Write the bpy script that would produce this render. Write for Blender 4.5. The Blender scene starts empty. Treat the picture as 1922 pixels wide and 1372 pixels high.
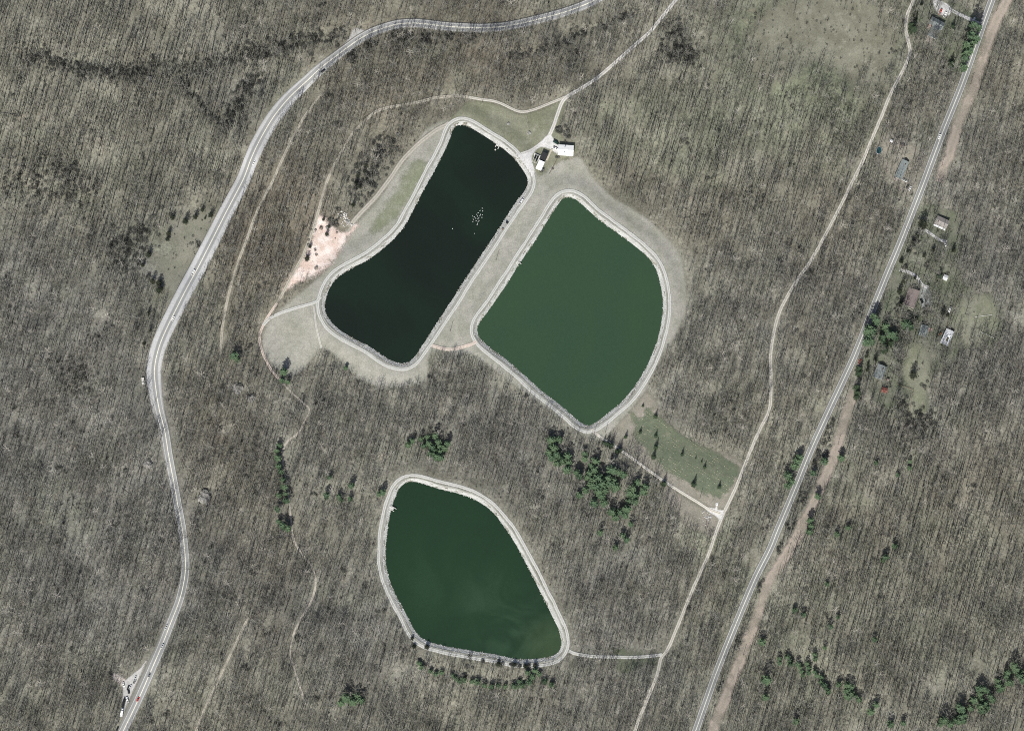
import bpy, math, random
import numpy as np
from mathutils import Vector, Matrix

random.seed(7)
rng = np.random.default_rng(11)
S = 0.5                                   # metres per photo pixel
def P(u, v): return ((u - 961.0) * S, (686.0 - v) * S)
def PA(a):
    a = np.asarray(a, float); return np.stack([(a[:, 0] - 961.0) * S, (686.0 - a[:, 1]) * S], 1)

# ------------------------------------------------------------------ camera, sky, sun, exposure
scene = bpy.context.scene
COL = scene.collection
CAM_H, CAM_Y = 2600.0, -230.0
cd = bpy.data.cameras.new('camera'); cam = bpy.data.objects.new('camera', cd); COL.objects.link(cam)
cam.location = (0, CAM_Y, CAM_H); cam.rotation_euler = (0, 0, 0)
cd.sensor_width = 36.0; cd.lens = 36.0 * CAM_H / 961.0
cd.shift_y = -CAM_Y / 961.0
cd.clip_start = 10; cd.clip_end = 20000
scene.camera = cam

SUN_EL = math.radians(44); SH = Vector((0.27, 0.963)).normalized()     # direction the shadows fall
sundir = Vector((SH.x * math.cos(SUN_EL), SH.y * math.cos(SUN_EL), -math.sin(SUN_EL)))
w = bpy.data.worlds.new('World'); scene.world = w; w.use_nodes = True
wn = w.node_tree.nodes; wl = w.node_tree.links
sky = wn.new('ShaderNodeTexSky'); sky.sky_type = 'NISHITA'; sky.sun_disc = False
sky.sun_elevation = SUN_EL; sky.sun_rotation = math.atan2(-SH.x, -SH.y)
sky.air_density = 1.0; sky.dust_density = 2.5; sky.ozone_density = 0.6
wl.new(sky.outputs[0], wn['Background'].inputs[0]); wn['Background'].inputs[1].default_value = 0.085
ld = bpy.data.lights.new('sun', 'SUN'); ld.energy = 4.6; ld.angle = math.radians(0.53); ld.color = (1.0, 0.985, 0.925)
sun = bpy.data.objects.new('sun', ld); COL.objects.link(sun); sun.location = (0, 0, 500)
sun.rotation_euler = sundir.to_track_quat('-Z', 'Y').to_euler()
vs = scene.view_settings
vs.view_transform = 'Standard'; vs.look = 'None'; vs.exposure = 0.30; vs.gamma = 1.0; vs.use_curve_mapping = False

# ------------------------------------------------------------------ material helpers
class NB:
    def __init__(s, name):
        s.m = bpy.data.materials.new(name); s.m.use_nodes = True
        s.t = s.m.node_tree; s.n = s.t.nodes; s.l = s.t.links
        s.n.clear(); s.out = s.n.new('ShaderNodeOutputMaterial')
        s._pos = None
    def put(s, sock, v):
        if hasattr(v, 'is_output') or isinstance(v, bpy.types.NodeSocket): s.l.new(v, sock)
        elif isinstance(v, (tuple, list)):
            v = tuple(v)
            sock.default_value = v + (1.0,) if (len(v) == 3 and sock.type == 'RGBA') else v
        else: sock.default_value = v
    def pos(s):
        if s._pos is None: s._pos = s.n.new('ShaderNodeNewGeometry').outputs['Position']
        return s._pos
    def objpos(s): return s.n.new('ShaderNodeTexCoord').outputs['Object']
    def scalev(s, v, k):
        n = s.n.new('ShaderNodeVectorMath'); n.operation = 'MULTIPLY'; s.put(n.inputs[0], v); n.inputs[1].default_value = k; return n.outputs[0]
    def noise(s, scale, detail=3, vec=None, rough=0.55, dist=0.0):
        n = s.n.new('ShaderNodeTexNoise'); n.inputs['Scale'].default_value = scale; n.inputs['Detail'].default_value = detail
        n.inputs['Roughness'].default_value = rough; n.inputs['Distortion'].default_value = dist
        s.l.new(vec if vec is not None else s.pos(), n.inputs['Vector']); return n.outputs['Fac']
    def vor(s, scale, out='Distance', vec=None):
        n = s.n.new('ShaderNodeTexVoronoi'); n.inputs['Scale'].default_value = scale
        s.l.new(vec if vec is not None else s.pos(), n.inputs['Vector']); return n.outputs[out]
    def attr(s, name):
        n = s.n.new('ShaderNodeAttribute'); n.attribute_name = name; return n.outputs['Fac']
    def rnd(s): return s.n.new('ShaderNodeObjectInfo').outputs['Random']
    def math(s, op, a, b=0.0, c=0.0, clamp=False):
        n = s.n.new('ShaderNodeMath'); n.operation = op; n.use_clamp = clamp
        s.put(n.inputs[0], a); s.put(n.inputs[1], b); s.put(n.inputs[2], c); return n.outputs[0]
    def rng(s, v, a, b, c=0.0, d=1.0):
        n = s.n.new('ShaderNodeMapRange'); n.interpolation_type = 'SMOOTHSTEP'
        s.put(n.inputs['Value'], v); n.inputs['From Min'].default_value = a; n.inputs['From Max'].default_value = b
        n.inputs['To Min'].default_value = c; n.inputs['To Max'].default_value = d; return n.outputs[0]
    def mix(s, f, a, b, mode='MIX'):
        n = s.n.new('ShaderNodeMix'); n.data_type = 'RGBA'; n.blend_type = mode
        s.put(n.inputs[0], f); s.put(n.inputs[6], a); s.put(n.inputs[7], b); return n.outputs[2]
    def mulc(s, col, f):
        n = s.n.new('ShaderNodeVectorMath'); n.operation = 'SCALE'; s.put(n.inputs[0], col); s.put(n.inputs['Scale'], f); return n.outputs[0]
    def bsdf(s, col, rough=0.9, spec=0.2, alpha=None, bump=None, bstr=0.3, bdist=0.3, metal=0.0):
        b = s.n.new('ShaderNodeBsdfPrincipled'); s.put(b.inputs['Base Color'], col); s.put(b.inputs['Roughness'], rough)
        b.inputs['Specular IOR Level'].default_value = spec; b.inputs['Metallic'].default_value = metal
        if alpha is not None: s.put(b.inputs['Alpha'], alpha)
        if bump is not None:
            k = s.n.new('ShaderNodeBump'); k.inputs['Strength'].default_value = bstr; k.inputs['Distance'].default_value = bdist
            s.put(k.inputs['Height'], bump); s.l.new(k.outputs[0], b.inputs['Normal'])
        s.l.new(b.outputs[0], s.out.inputs[0]); return s.m

def simple(name, col, rough=0.7, spec=0.3, var=0.18, scale=1.5, metal=0.0):
    b = NB(name); v = b.objpos()
    f = b.rng(b.noise(scale, 4, v), 0.3, 0.7, 1 - var, 1 + var)
    return b.bsdf(b.mulc(col, f), rough, spec, metal=metal)

# ------------------------------------------------------------------ geometry data (photo pixels)
POND1 = [(854.6,237),(864,234.5),(875,235.8),(896,247),(932.6,270.5),(961,293),(978,314),(988,329),(990.5,342),(986,356),(973,374),(960,392),(935,431),(883,509),(844,569),(810,621),(787,657),(774,674),(761,681),(743,679.5),(722,670),(696,652),(662,634),(636,618),(618,600),(610,582),(611,561),(619,540),(633.5,520.5),(657,505),(693,485.7),(719,466),(743,444),(761,420.7),(776.6,392),(800,347),(818,315),(839,273),(848,248)]
POND2 = [(1064,370),(1074.5,371.5),(1087.5,379),(1121,409),(1163,440),(1194,463),(1217.5,484),(1230.6,504),(1238,525),(1243.6,556),(1244.5,580),(1241,608),(1233,642),(1222,670),(1212,692),(1202,709),(1189,728),(1168,753),(1147,771),(1129,785),(1114,795.5),(1102,798),(1089,792),(1074.5,780),(1046,756),(1012,729.4),(983.4,703.4),(948,673),(922,654),(902,636),(896,622),(899,607),(917,582),(948,537.7),(975.6,493.5),(1004,452),(1033,405),(1048.5,382),(1056,373)]
POND3 = [(761,906),(774,903.7),(789.6,906),(823,916.7),(865,927),(896,940),(922,958),(945.7,987),(965,1016),(988.6,1059),(1012,1106),(1035.4,1153),(1048.5,1181.5),(1053.5,1202),(1051.5,1218),(1041,1228.5),(1020,1234.5),(986,1237),(960,1235),(935,1229),(883,1220.5),(826,1210),(795,1199),(779,1184),(761,1150),(742.7,1116.5),(730,1085),(724.5,1058),(724,1028),(727,992),(733.6,958),(740,937.5),(749,917)]
HWY = [(1160,-30),(1140,-14),(1106,4),(1059,21),(1007,34.5),(960,45),(935,49),(896,52),(844,50.7),(792,44.2),(765,43),(740,45.5),(706,55.5),(678,69),(652,86.5),(626,107),(597,130.5),(579,147),(558,166),(540,184),(519,210),(503,234),(486,265),(470,300),(454,340),(421,404),(388,470),(354,535),(322,600),(304,640),(294,672),(290.5,697),(292.5,726),(299,768),(309,808),(317.5,862),(331.7,940),(341,990),(346.5,1037),(348,1062),(345,1092),(336,1128),(319.5,1171),(299,1223),(276,1275),(252,1327),(230,1372),(212,1410)]
# outer edge of the pale shoulder on either side of the highway (photo px from the centre line) keyed by y
HW_Y  = [-30, 60, 100, 150, 200, 265, 340, 470, 600, 700, 770, 862, 1000, 1060, 1120, 1200, 1290, 1410]
HW_L  = [ 9,  9,  9,  10,  12,  13,  13,  15,  15.5, 16, 14, 9.5, 8.5, 8.5, 9, 11, 14, 10]
HW_R  = [ 9,  9,  9,  11,  14,  14,  13,  15,  13.5, 12.5, 10, 8.5, 8, 7.5, 8, 9, 9, 9]
CTY = [(1875,-30),(1861.5,2),(1834,80),(1807,156),(1765,260),(1732,348),(1695,444),(1652,548),(1612,648),(1595,688),(1561,760),(1526,836),(1494,914),(1461,992),(1446,1030),(1414,1095),(1372,1197),(1341,1275),(1306,1372),(1290,1415)]
TRAIL_E = [(1722,-25),(1715,0),(1704,26),(1700.5,52),(1705,78),(1708,97),(1700,122),(1685,151),(1669,182),(1653.5,221),(1635,265),(1620,302),(1600,342),(1578,387),(1552,436),(1526,483),(1492,532.5),(1466,579),(1453,621),(1446.7,665),(1446.7,700),(1446.5,735),(1443,771),(1428,802),(1412.6,836),(1392,888),(1373.6,932),(1358,963.6),(1345,997),(1332,1037),(1324,1056),(1303,1101),(1288,1137),(1269.6,1181.5),(1254,1218),(1241,1236),(1233,1267),(1217.5,1306),(1202,1343),(1190,1375),(1178,1400)]
SPUR3 = [(1068,1221),(1080,1226),(1111,1231),(1157.7,1232.5),(1189,1233),(1220,1231),(1243,1228)]
DRIVE = [(1292,-22),(1269.6,0),(1246,28.6),(1220,60),(1194,83),(1158,114.5),(1121,145.7),(1090,166.5),(1066.7,180),(1055,192),(1046,216),(1038,239),(1027,259),(999,281),(978,290)]
PATH_W = [(1066,180),(1048,187),(1025,196),(1005,204),(986,209),(970,207.5),(943,195),(925,189),(905,186.5),(880,182),(857,179.5),(818,183),(779,192.5),(740,199),(709,207),(685.5,225),(662,248),(641,283),(623,317),(607.5,357),(599,390),(586.7,431),(568.5,478),(550,512),(532,545.5),(519,568),(507,585),(494,607),(486,632),(491.7,660),(500,678),(509,694),(521.6,709),(540,729),(568,755),(580,768),(571,789),(558,812.7),(538,828),(529.5,849),(533,885),(541,927),(545,966),(549,1002.6),(557,1025),(570,1043),(585,1064),(592,1090),(584,1127),(563,1163),(549,1197),(545,1225.7),(553,1255),(563,1288),(573.7,1322)]
TRAIL_2 = [(605,172),(592,187),(563,229),(540,276),(514,333),(497,366),(478.6,405),(460,457),(439.6,511.7),(426.6,561),(417,613),(413.6,665)]
TRAIL_3 = [(467,1158),(460,1171),(429,1236),(408,1280),(385,1327),(367,1372),(355,1400)]
PATH_SW = [(602,557),(592,567),(575,572),(555.5,577),(527,586),(506,596),(493,609)]
PATH_SW2 = [(588,573),(591,590),(593,610),(598,633),(603,653)]
PATH_MID = [(810,648),(823,652),(840,655),(857,653.5),(886,645.7),(894,640)]
PATH_NW = [(842,231),(836,236),(818,244.5),(787,268),(756,299),(735,330),(718,353),(704,371),(680,396),(664,414),(650,434)]
PATH_F = [(1110,806),(1130,822),(1168,846.5),(1194,865),(1233,893),(1258,910),(1285,927),(1311,943),(1332,956),(1352,963)]
DRIVE_N = [(1745,-8),(1757,2),(1775,14),(1790,22),(1812,32),(1830,40),(1842,46)]
DRIVE_3 = [(1737,431),(1748,438),(1764,449),(1778,453)]
DRIVE_4 = [(1690,505),(1706,509),(1722,518),(1734,534),(1745,538)]
POWER = [(1898,-30),(1888,5),(1864,55),(1843,117),(1823,177),(1799,234),(1780,295),(1764,342)]
POWER2 = [(1604,735),(1599,748),(1583,797),(1565,857),(1544,906),(1523,953),(1503,992),(1484,1029),(1449,1082),(1428,1140),(1407,1197),(1387,1249),(1366,1301),(1345,1353),(1325,1410)]
RAV1 = [(20,105),(50,108),(75,102),(110,115),(140,128),(180,130),(225,135),(262,128),(300,118),(335,124),(370,122),(410,112),(455,100),(495,95),(525,92),(560,78),(600,70),(640,62)]
RAV2 = [(338,145),(360,175),(385,205),(415,235)]
RAV3 = [(960,100),(1010,97),(1050,82),(1090,60),(1140,43),(1185,25)]

def catmull(pts, step=2.0, closed=False):
    p = PA(pts); n = len(p)
    if closed: q = np.concatenate([p[-1:], p, p[:2]])
    else: q = np.concatenate([2 * p[:1] - p[1:2], p, 2 * p[-1:] - p[-2:-1]])
    out = []
    for i in range(1, len(q) - 2):
        a, b, c, d = q[i - 1], q[i], q[i + 1], q[i + 2]
        L = np.linalg.norm(c - b); k = max(1, int(round(L / step)))
        t = np.arange(k)[:, None] / k
        out.append(0.5 * (2 * b + (c - a) * t + (2 * a - 5 * b + 4 * c - d) * t ** 2 + (3 * b - a - 3 * c + d) * t ** 3))
    out = np.concatenate(out)
    if not closed: out = np.concatenate([out, q[-2:-1]])
    return out

def pdist(X, pts, closed=False, maxd=None):
    """distance of points X (n,2) to a polyline"""
    q = np.concatenate([pts, pts[:1]]) if closed else pts
    best = np.full(len(X), 1e9)
    for i in range(len(q) - 1):
        a, b = q[i], q[i + 1]; ab = b - a; L2 = (ab ** 2).sum() + 1e-12
        if maxd is not None:
            lo = np.minimum(a, b) - maxd; hi = np.maximum(a, b) + maxd
            k = np.nonzero((X[:, 0] > lo[0]) & (X[:, 0] < hi[0]) & (X[:, 1] > lo[1]) & (X[:, 1] < hi[1]))[0]
            if not len(k): continue
        else: k = slice(None)
        Y = X[k]; t = np.clip(((Y - a) @ ab) / L2, 0, 1)
        d = np.hypot(Y[:, 0] - a[0] - t * ab[0], Y[:, 1] - a[1] - t * ab[1])
        best[k] = np.minimum(best[k], d)
    return best

def inpoly(X, poly):
    r = np.zeros(len(X), bool); n = len(poly); j = n - 1
    x, y = X[:, 0], X[:, 1]
    for i in range(n):
        xi, yi = poly[i]; xj, yj = poly[j]
        if yi != yj:
            c = ((yi > y) != (yj > y)) & (x < (xj - xi) * (y - yi) / (yj - yi) + xi); r ^= c
        j = i
    return r

def sdist(X, poly, maxd=70.0):
    d = pdist(X, poly, True, maxd); d = np.minimum(d, maxd)
    return np.where(inpoly(X, poly), -d, d)

PONDS = [catmull(p, 2.0, True) for p in (POND1, POND2, POND3)]
def smooth(a, b, x):
    t = np.clip((x - a) / (b - a), 0, 1); return t * t * (3 - 2 * t)

_w = []
_r2 = np.random.default_rng(5)
for lam, amp in ((330, 1.4), (260, 1.2), (190, 1.0), (140, .8), (95, .6), (70, .4), (48, .28), (34, .18)):
    for _ in range(2):
        th = _r2.uniform(0, 2 * math.pi); _w.append((2 * math.pi / lam * math.cos(th), 2 * math.pi / lam * math.sin(th), _r2.uniform(0, 6.28), amp))
WATER_Z = -1.6
RAVP = [catmull(RAV1, 6), catmull(RAV2, 6), catmull(RAV3, 6)]
def pond_d(X):
    return np.min(np.stack([sdist(X, p) for p in PONDS]), 0)
def H(X, dp=None):
    X = np.asarray(X, float)
    if dp is None: dp = pond_d(X)
    z = np.zeros(len(X))
    for kx, ky, ph, a in _w: z += a * np.sin(kx * X[:, 0] + ky * X[:, 1] + ph)
    z -= 0.5
    z *= smooth(12, 60, dp)
    e = np.maximum(np.abs(X[:, 0]) - 470, 0) + np.maximum(np.abs(X[:, 1]) - 335, 0)
    z *= 1 - smooth(10, 45, e)
    for rp, dep, wd in zip(RAVP, (1.6, 1.3, 1.4), (17, 8, 6)):
        d = pdist(X, rp, False, 40); z -= dep * (1 - smooth(0, wd, d))
    z -= 2.4 * smooth(9.5, 24, dp)                     # outer face of the embankments
    z += np.where(dp < 3.4, (np.clip(dp, -3.0, 3.4) - 3.4) * (1.6 / 3.4), 0)
    return z
def h1(x, y): return float(H(np.array([[x, y]]))[0])

# ------------------------------------------------------------------ object helpers
def mesh_obj(name, verts, faces, mat, parent=None, smooth_=False, loc=None):
    me = bpy.data.meshes.new(name); me.from_pydata([tuple(v) for v in verts], [], [tuple(f) for f in faces])
    if mat is not None:
        for m in (mat if isinstance(mat, (list, tuple)) else [mat]): me.materials.append(m)
    if smooth_: me.polygons.foreach_set('use_smooth', [True] * len(me.polygons))
    me.update()
    o = bpy.data.objects.new(name, me); COL.objects.link(o)
    if parent is not None: o.parent = parent
    if loc is not None: o.location = loc
    return o
LONG = []
def tag(o, label=None, cat=None, group=None, kind=None):
    if label and len(label.split()) > 16: LONG.append(label)
    if label: o['label'] = label
    if cat: o['category'] = cat
    if group: o['group'] = group
    if kind: o['kind'] = kind
    return o
def empty(name, loc, rz=0.0, label=None, cat=None, group=None):
    o = bpy.data.objects.new(name, None); COL.objects.link(o); o.location = loc; o.rotation_euler = (0, 0, rz)
    o.empty_display_size = 0.5
    return tag(o, label, cat, group)
def fattr(me, name, vals):
    a = me.attributes.new(name, 'FLOAT', 'POINT'); a.data.foreach_set('value', np.asarray(vals, np.float32))
class MB:
    """collects shapes for ONE mesh"""
    def __init__(s): s.v = []; s.f = []
    def add(s, v, f):
        b = len(s.v); s.v += [tuple(x) for x in v]; s.f += [tuple(i + b for i in q) for q in f]; return s
    def box(s, x0, y0, z0, x1, y1, z1, taper=0.0):
        t = taper
        return s.add([(x0,y0,z0),(x1,y0,z0),(x1,y1,z0),(x0,y1,z0),(x0+t,y0+t,z1),(x1-t,y0+t,z1),(x1-t,y1-t,z1),(x0+t,y1-t,z1)],
                     [(3,2,1,0),(4,5,6,7),(0,1,5,4),(1,2,6,5),(2,3,7,6),(3,0,4,7)])
    def tube(s, pts, rad, n=5, cap=True):
        pts = [Vector(p) for p in pts]; rings = []; b = len(s.v)
        for i, p in enumerate(pts):
            d = (pts[min(i + 1, len(pts) - 1)] - pts[max(i - 1, 0)]).normalized()
            a = d.cross(Vector((0.31, 0.87, 0.11))).normalized(); c = d.cross(a)
            for k in range(n):
                t = 2 * math.pi * k / n
                s.v.append(tuple(p + (a * math.cos(t) + c * math.sin(t)) * rad[i]))
        for i in range(len(pts) - 1):
            for k in range(n):
                k2 = (k + 1) % n
                s.f.append((b + i*n + k, b + i*n + k2, b + (i+1)*n + k2, b + (i+1)*n + k))
        if cap: s.f.append(tuple(b + (len(pts)-1)*n + k for k in range(n)))
        return s
    def lathe(s, prof, n=10, c=(0, 0)):
        b = len(s.v)
        for r, z in prof:
            for k in range(n):
                t = 2 * math.pi * k / n; s.v.append((c[0] + r * math.cos(t), c[1] + r * math.sin(t), z))
        for i in range(len(prof) - 1):
            for k in range(n):
                k2 = (k + 1) % n; s.f.append((b+i*n+k, b+i*n+k2, b+(i+1)*n+k2, b+(i+1)*n+k))
        s.f.append(tuple(b + (len(prof)-1)*n + k for k in range(n))); return s
    def blob(s, c, r, seed, sub=(6, 4), sq=0.7, jit=0.25):
        rr = random.Random(seed); n, m = sub; b = len(s.v)
        s.v.append((c[0], c[1], c[2] + r * sq)); 
        for i in range(1, m):
            ph = math.pi * i / m
            for k in range(n):
                t = 2*math.pi*(k + .5*(i%2))/n; q = r * (1 + rr.uniform(-jit, jit))
                s.v.append((c[0]+q*math.sin(ph)*math.cos(t), c[1]+q*math.sin(ph)*math.sin(t), c[2]+q*sq*math.cos(ph)))
        s.v.append((c[0], c[1], c[2] - r * sq)); e = len(s.v) - 1
        for k in range(n): s.f.append((b, b+1+k, b+1+(k+1)%n))
        for i in range(m - 2):
            for k in range(n):
                k2=(k+1)%n; s.f.append((b+1+i*n+k, b+1+(i+1)*n+k, b+1+(i+1)*n+k2, b+1+i*n+k2))
        for k in range(n): s.f.append((e, b+1+(m-2)*n+(k+1)%n, b+1+(m-2)*n+k))
        return s
    def obj(s, name, mat, parent=None, smooth_=False): return mesh_obj(name, s.v, s.f, mat, parent, smooth_)
    def mesh(s, name, mat):
        me = bpy.data.meshes.new(name); me.from_pydata(s.v, [], s.f); me.materials.append(mat); me.update(); return me

# ------------------------------------------------------------------ ground
STEP = 2.0
gx = np.arange(-522, 523, STEP); gy = np.arange(-386, 387, STEP)
NX, NY = len(gx), len(gy)
GX, GY = np.meshgrid(gx, gy); G = np.stack([GX.ravel(), GY.ravel()], 1)
GDP = pond_d(G); GZ = H(G, GDP)
def gauss(X, blobs):
    """blobs: (u, v, radius px, weight) in photo pixels"""
    r = np.zeros(len(X))
    for u, v, rad, wt in blobs:
        c = P(u, v); r += wt * np.exp(-((X[:, 0]-c[0])**2 + (X[:, 1]-c[1])**2) / (rad * S) ** 2)
    return r
GREEN = [(1480,200,120,.3),(1600,260,70,.2),(1500,90,110,1.0),(1620,60,90,.9),(1430,60,80,.7),(1250,230,110,.38),(1150,260,80,.2),(1330,250,90,.35),(1580,190,90,.35),
         (1740,480,60,.8),(1700,540,50,.7),(1780,440,40,.6),(1330,1000,50,.5),(1380,1100,50,.3),(330,520,40,.55),(370,460,40,.4),(300,450,40,.3),
         (60,330,80,.25),(230,330,80,.2),(100,940,80,.3),(350,1240,70,.2),(1650,1000,200,.25),(1500,1250,150,.25),(1850,1150,150,.12),(820,100,100,.2),(560,130,80,.2)]
GREY = [(100,650,180,.8),(60,800,200,.8),(180,900,180,.7),(250,1050,150,.7),(120,1150,180,.7),(250,840,100,.7),(430,1100,140,.6),(600,800,140,.6),(850,780,120,.7),
        (640,1150,120,.7),(1150,1080,130,.7),(1000,850,120,.8),(700,1250,120,.5),(1150,1280,140,.7),(1250,760,80,.6),(1350,600,120,.6),(1560,560,120,.6),
        (1750,300,120,.5),(1850,480,120,.9),(1880,700,120,.8),(1720,820,120,.6),(450,190,60,.6),(280,480,60,.7),(390,70,70,.4),(640,500,80,.3),(1450,1000,80,.4),(30,480,100,.5)]
BROWN = [(470,450,120,.7),(560,330,100,.6),(540,460,80,.8),(480,620,90,.5),(720,180,110,.6),(900,110,120,.7),(1080,110,90,.4),(400,800,100,.5),(470,980,120,.5),(420,1230,80,.3),
         (1560,420,110,.5),(1660,200,70,.5),(1500,620,90,.3),(1600,1000,120,.3),(1800,900,140,.5),(1700,1150,150,.3),(1880,150,80,.6),(1180,360,90,.5),(1350,380,90,.3),(620,40,120,.4),(850,20,120,.5),(1250,850,60,.4)]
a_green, a_grey, a_brown = gauss(G, GREEN), gauss(G, GREY), gauss(G, BROWN)
a_damp_shade = np.zeros(len(G))
for rp, wd in zip(RAVP, (12, 6, 5)): a_damp_shade += .55 - .55 * smooth(0, wd, pdist(G, rp, False, 30))
a_damp_shade += gauss(G, [(250,460,30,.6),(225,480,25,.6),(90,640,20,.3),(140,170,35,.3),(30,150,25,.4),(1280,60,22,.8),(1270,95,22,.8),(760,75,30,.5),(820,70,30,.5),(700,80,25,.4)])  # blobs below the northern highway put that slope's shade into the ground colour

b = NB('leaf_litter')
nL = b.noise(0.012, 4); nM = b.noise(0.07, 5, rough=.62); nF = b.noise(0.42, 5, rough=.7); nX = b.noise(1.6, 3, rough=.7)
tanc, greyc, brownc, greenc, damp_shade_c = (.200,.194,.156), (.176,.173,.153), (.165,.148,.116), (.160,.172,.122), (.115,.12,.10)
jit = b.math('MULTIPLY_ADD', nM, 1.1, -0.55)
c = b.mix(b.math('ADD', b.attr('grey'), jit, clamp=True), tanc, greyc)
c = b.mix(b.math('ADD', b.attr('brown'), b.math('MULTIPLY_ADD', nL, 1.4, -0.8), clamp=True), c, brownc)
c = b.mix(b.math('ADD', b.attr('green'), b.math('MULTIPLY_ADD', b.noise(0.03, 5, rough=.6), 1.6, -0.85), clamp=True), c, greenc)
c = b.mix(b.math('MULTIPLY', b.attr('damp_shade'), b.rng(nF, .3, .6), clamp=True), c, damp_shade_c)
c = b.mix(b.rng(b.noise(0.11, 4, b.scalev(b.pos(), (1, 1, 1))), .60, .74, 0, .4), c, (.235,.195,.16))      # pink-brown leaf drifts
f = b.math('MULTIPLY', b.rng(nF, .28, .72, .66, 1.30), b.rng(nX, .25, .75, .72, 1.26))
f = b.math('MULTIPLY', f, b.math('MULTIPLY', b.rng(nM, .3, .7, .80, 1.16), b.rng(b.noise(.022, 5, rough=.65), .35, .65, .82, 1.12)))
M_LITTER = b.bsdf(b.mulc(c, f), .95, .1, bump=nF, bstr=.5, bdist=.5)

idx = np.arange(NX * NY).reshape(NY, NX)
quads = np.stack([idx[:-1, :-1].ravel(), idx[:-1, 1:].ravel(), idx[1:, 1:].ravel(), idx[1:, :-1].ravel()], 1)
gverts = np.concatenate([G, GZ[:, None]], 1)
big = 9000.0
ring = [(-big,-big),(big,-big),(big,big),(-big,big)]
corner = [idx[0,0], idx[0,-1], idx[-1,-1], idx[-1,0]]
gv = [tuple(v) for v in gverts] + [(x, y, -2.9) for x, y in ring]
gf = [tuple(q) for q in quads.tolist()]
n0 = NX * NY
bot = idx[0, :].tolist(); top = idx[-1, ::-1].tolist(); rig = idx[:, -1].tolist(); lef = idx[::-1, 0].tolist()
gf += [tuple([n0, n0+1] + bot[::-1]), tuple([n0+1, n0+2] + rig[::-1]), tuple([n0+2, n0+3] + top[::-1]), tuple([n0+3, n0] + lef[::-1])]
ground = mesh_obj('ground', gv, gf, M_LITTER, None, True); tag(ground, kind='structure')
pad4 = np.zeros(4)
fattr(ground.data, 'green', np.concatenate([a_green, pad4+.2])); fattr(ground.data, 'grey', np.concatenate([a_grey, pad4+.4]))
fattr(ground.data, 'brown', np.concatenate([a_brown, pad4+.2])); fattr(ground.data, 'damp_shade', np.concatenate([a_damp_shade, pad4]))

LAY = [0]
def layer(z):
    LAY[0] += 1; return z + .0013 * (LAY[0] % 29)          # no two covers share a plane
def sheet(name, poly_px, mat, zoff, soft=2.5, clip_pond=None, smoothpoly=True):
    """a cover of grass, dirt or gravel lying on the ground; attribute 'edge' = metres outside its outline"""
    poly = catmull(poly_px, 4.0, True) if smoothpoly else PA(poly_px)
    d = sdist(G, poly, 60.0)
    if clip_pond is not None: d = np.maximum(d, clip_pond - GDP)
    ins = d < soft + 1.5
    fm = ins[quads].any(1)
    q = quads[fm]; used = np.unique(q); remap = np.full(len(G), -1); remap[used] = np.arange(len(used))
    v = gverts[used].copy(); v[:, 2] += layer(zoff)
    o = mesh_obj(name, v, remap[q].tolist(), mat, None, True); fattr(o.data, 'edge', d[used]); tag(o, kind='structure')
    return o

def cover(name, c1, c2, c3=None, soft=2.5, big_scale=.05, fine=.9, streak=None, rough_edge=5.0):
    b = NB(name)
    n1 = b.noise(big_scale, 5, rough=.6); n2 = b.noise(fine, 4, rough=.65); n3 = b.noise(.16, 5, rough=.65)
    c = b.mix(b.rng(n1, .35, .65), c1, c2)
    if c3 is not None: c = b.mix(b.rng(n3, .55, .72, 0, .8), c, c3)
    c = b.mulc(c, b.math('MULTIPLY', b.rng(n2, .25, .75, .78, 1.22), b.rng(n3, .3, .7, .9, 1.1)))
    e = b.math('ADD', b.attr('edge'), b.math('MULTIPLY_ADD', n3, rough_edge, -rough_edge * .5))
    e = b.math('ADD', e, b.math('MULTIPLY_ADD', n2, 2.0, -1.0))
    e = b.math('ADD', e, b.math('MULTIPLY_ADD', b.noise(2.6, 2, rough=.8), 5.0 * soft, -2.5 * soft))
    al = b.math('LESS_THAN', e, -.2 * soft)
    return b.bsdf(c, .95, .1, alpha=al, bump=n2, bstr=.3, bdist=.2)

M_DAMGRASS = cover('dry_dam_grass', (.285,.278,.246), (.24,.238,.20), (.262,.248,.215))
M_GRASS_N = cover('mown_grass', (.195,.196,.148), (.165,.171,.118), (.225,.217,.178))
M_FIELD = cover('field_grass', (.108,.128,.088), (.125,.140,.098), (.155,.155,.118), soft=3, rough_edge=12)
M_PALEFIELD = cover('pale_field_grass', (.225,.208,.178), (.20,.19,.155), (.245,.215,.19), soft=3, rough_edge=8)
M_YARD = cover('yard_grass', (.145,.148,.118), (.112,.126,.088), (.18,.17,.14), soft=4, rough_edge=16)
M_PADDOCK = cover('paddock_grass', (.19,.19,.15), (.165,.175,.122), (.22,.205,.17), soft=5, rough_edge=16)
M_MEADOW = cover('rough_meadow_grass', (.19,.188,.148), (.145,.142,.108), (.215,.205,.165), soft=8, rough_edge=26)
M_PINKDIRT = cover('pink_bare_dirt', (.66,.585,.54), (.53,.415,.36), (.33,.29,.24), soft=4, big_scale=.1, rough_edge=13)
M_POWER = cover('cut_brush_dirt', (.32,.25,.205), (.27,.235,.18), (.22,.195,.15), soft=3)
M_GRAVELYARD = cover('pale_gravel', (.52,.51,.50), (.47,.465,.45), (.43,.42,.41), soft=.8, rough_edge=1.2)
M_HUMP = cover('weedy_fill', (.17,.16,.125), (.21,.19,.15), (.28,.24,.20), soft=3)

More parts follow.
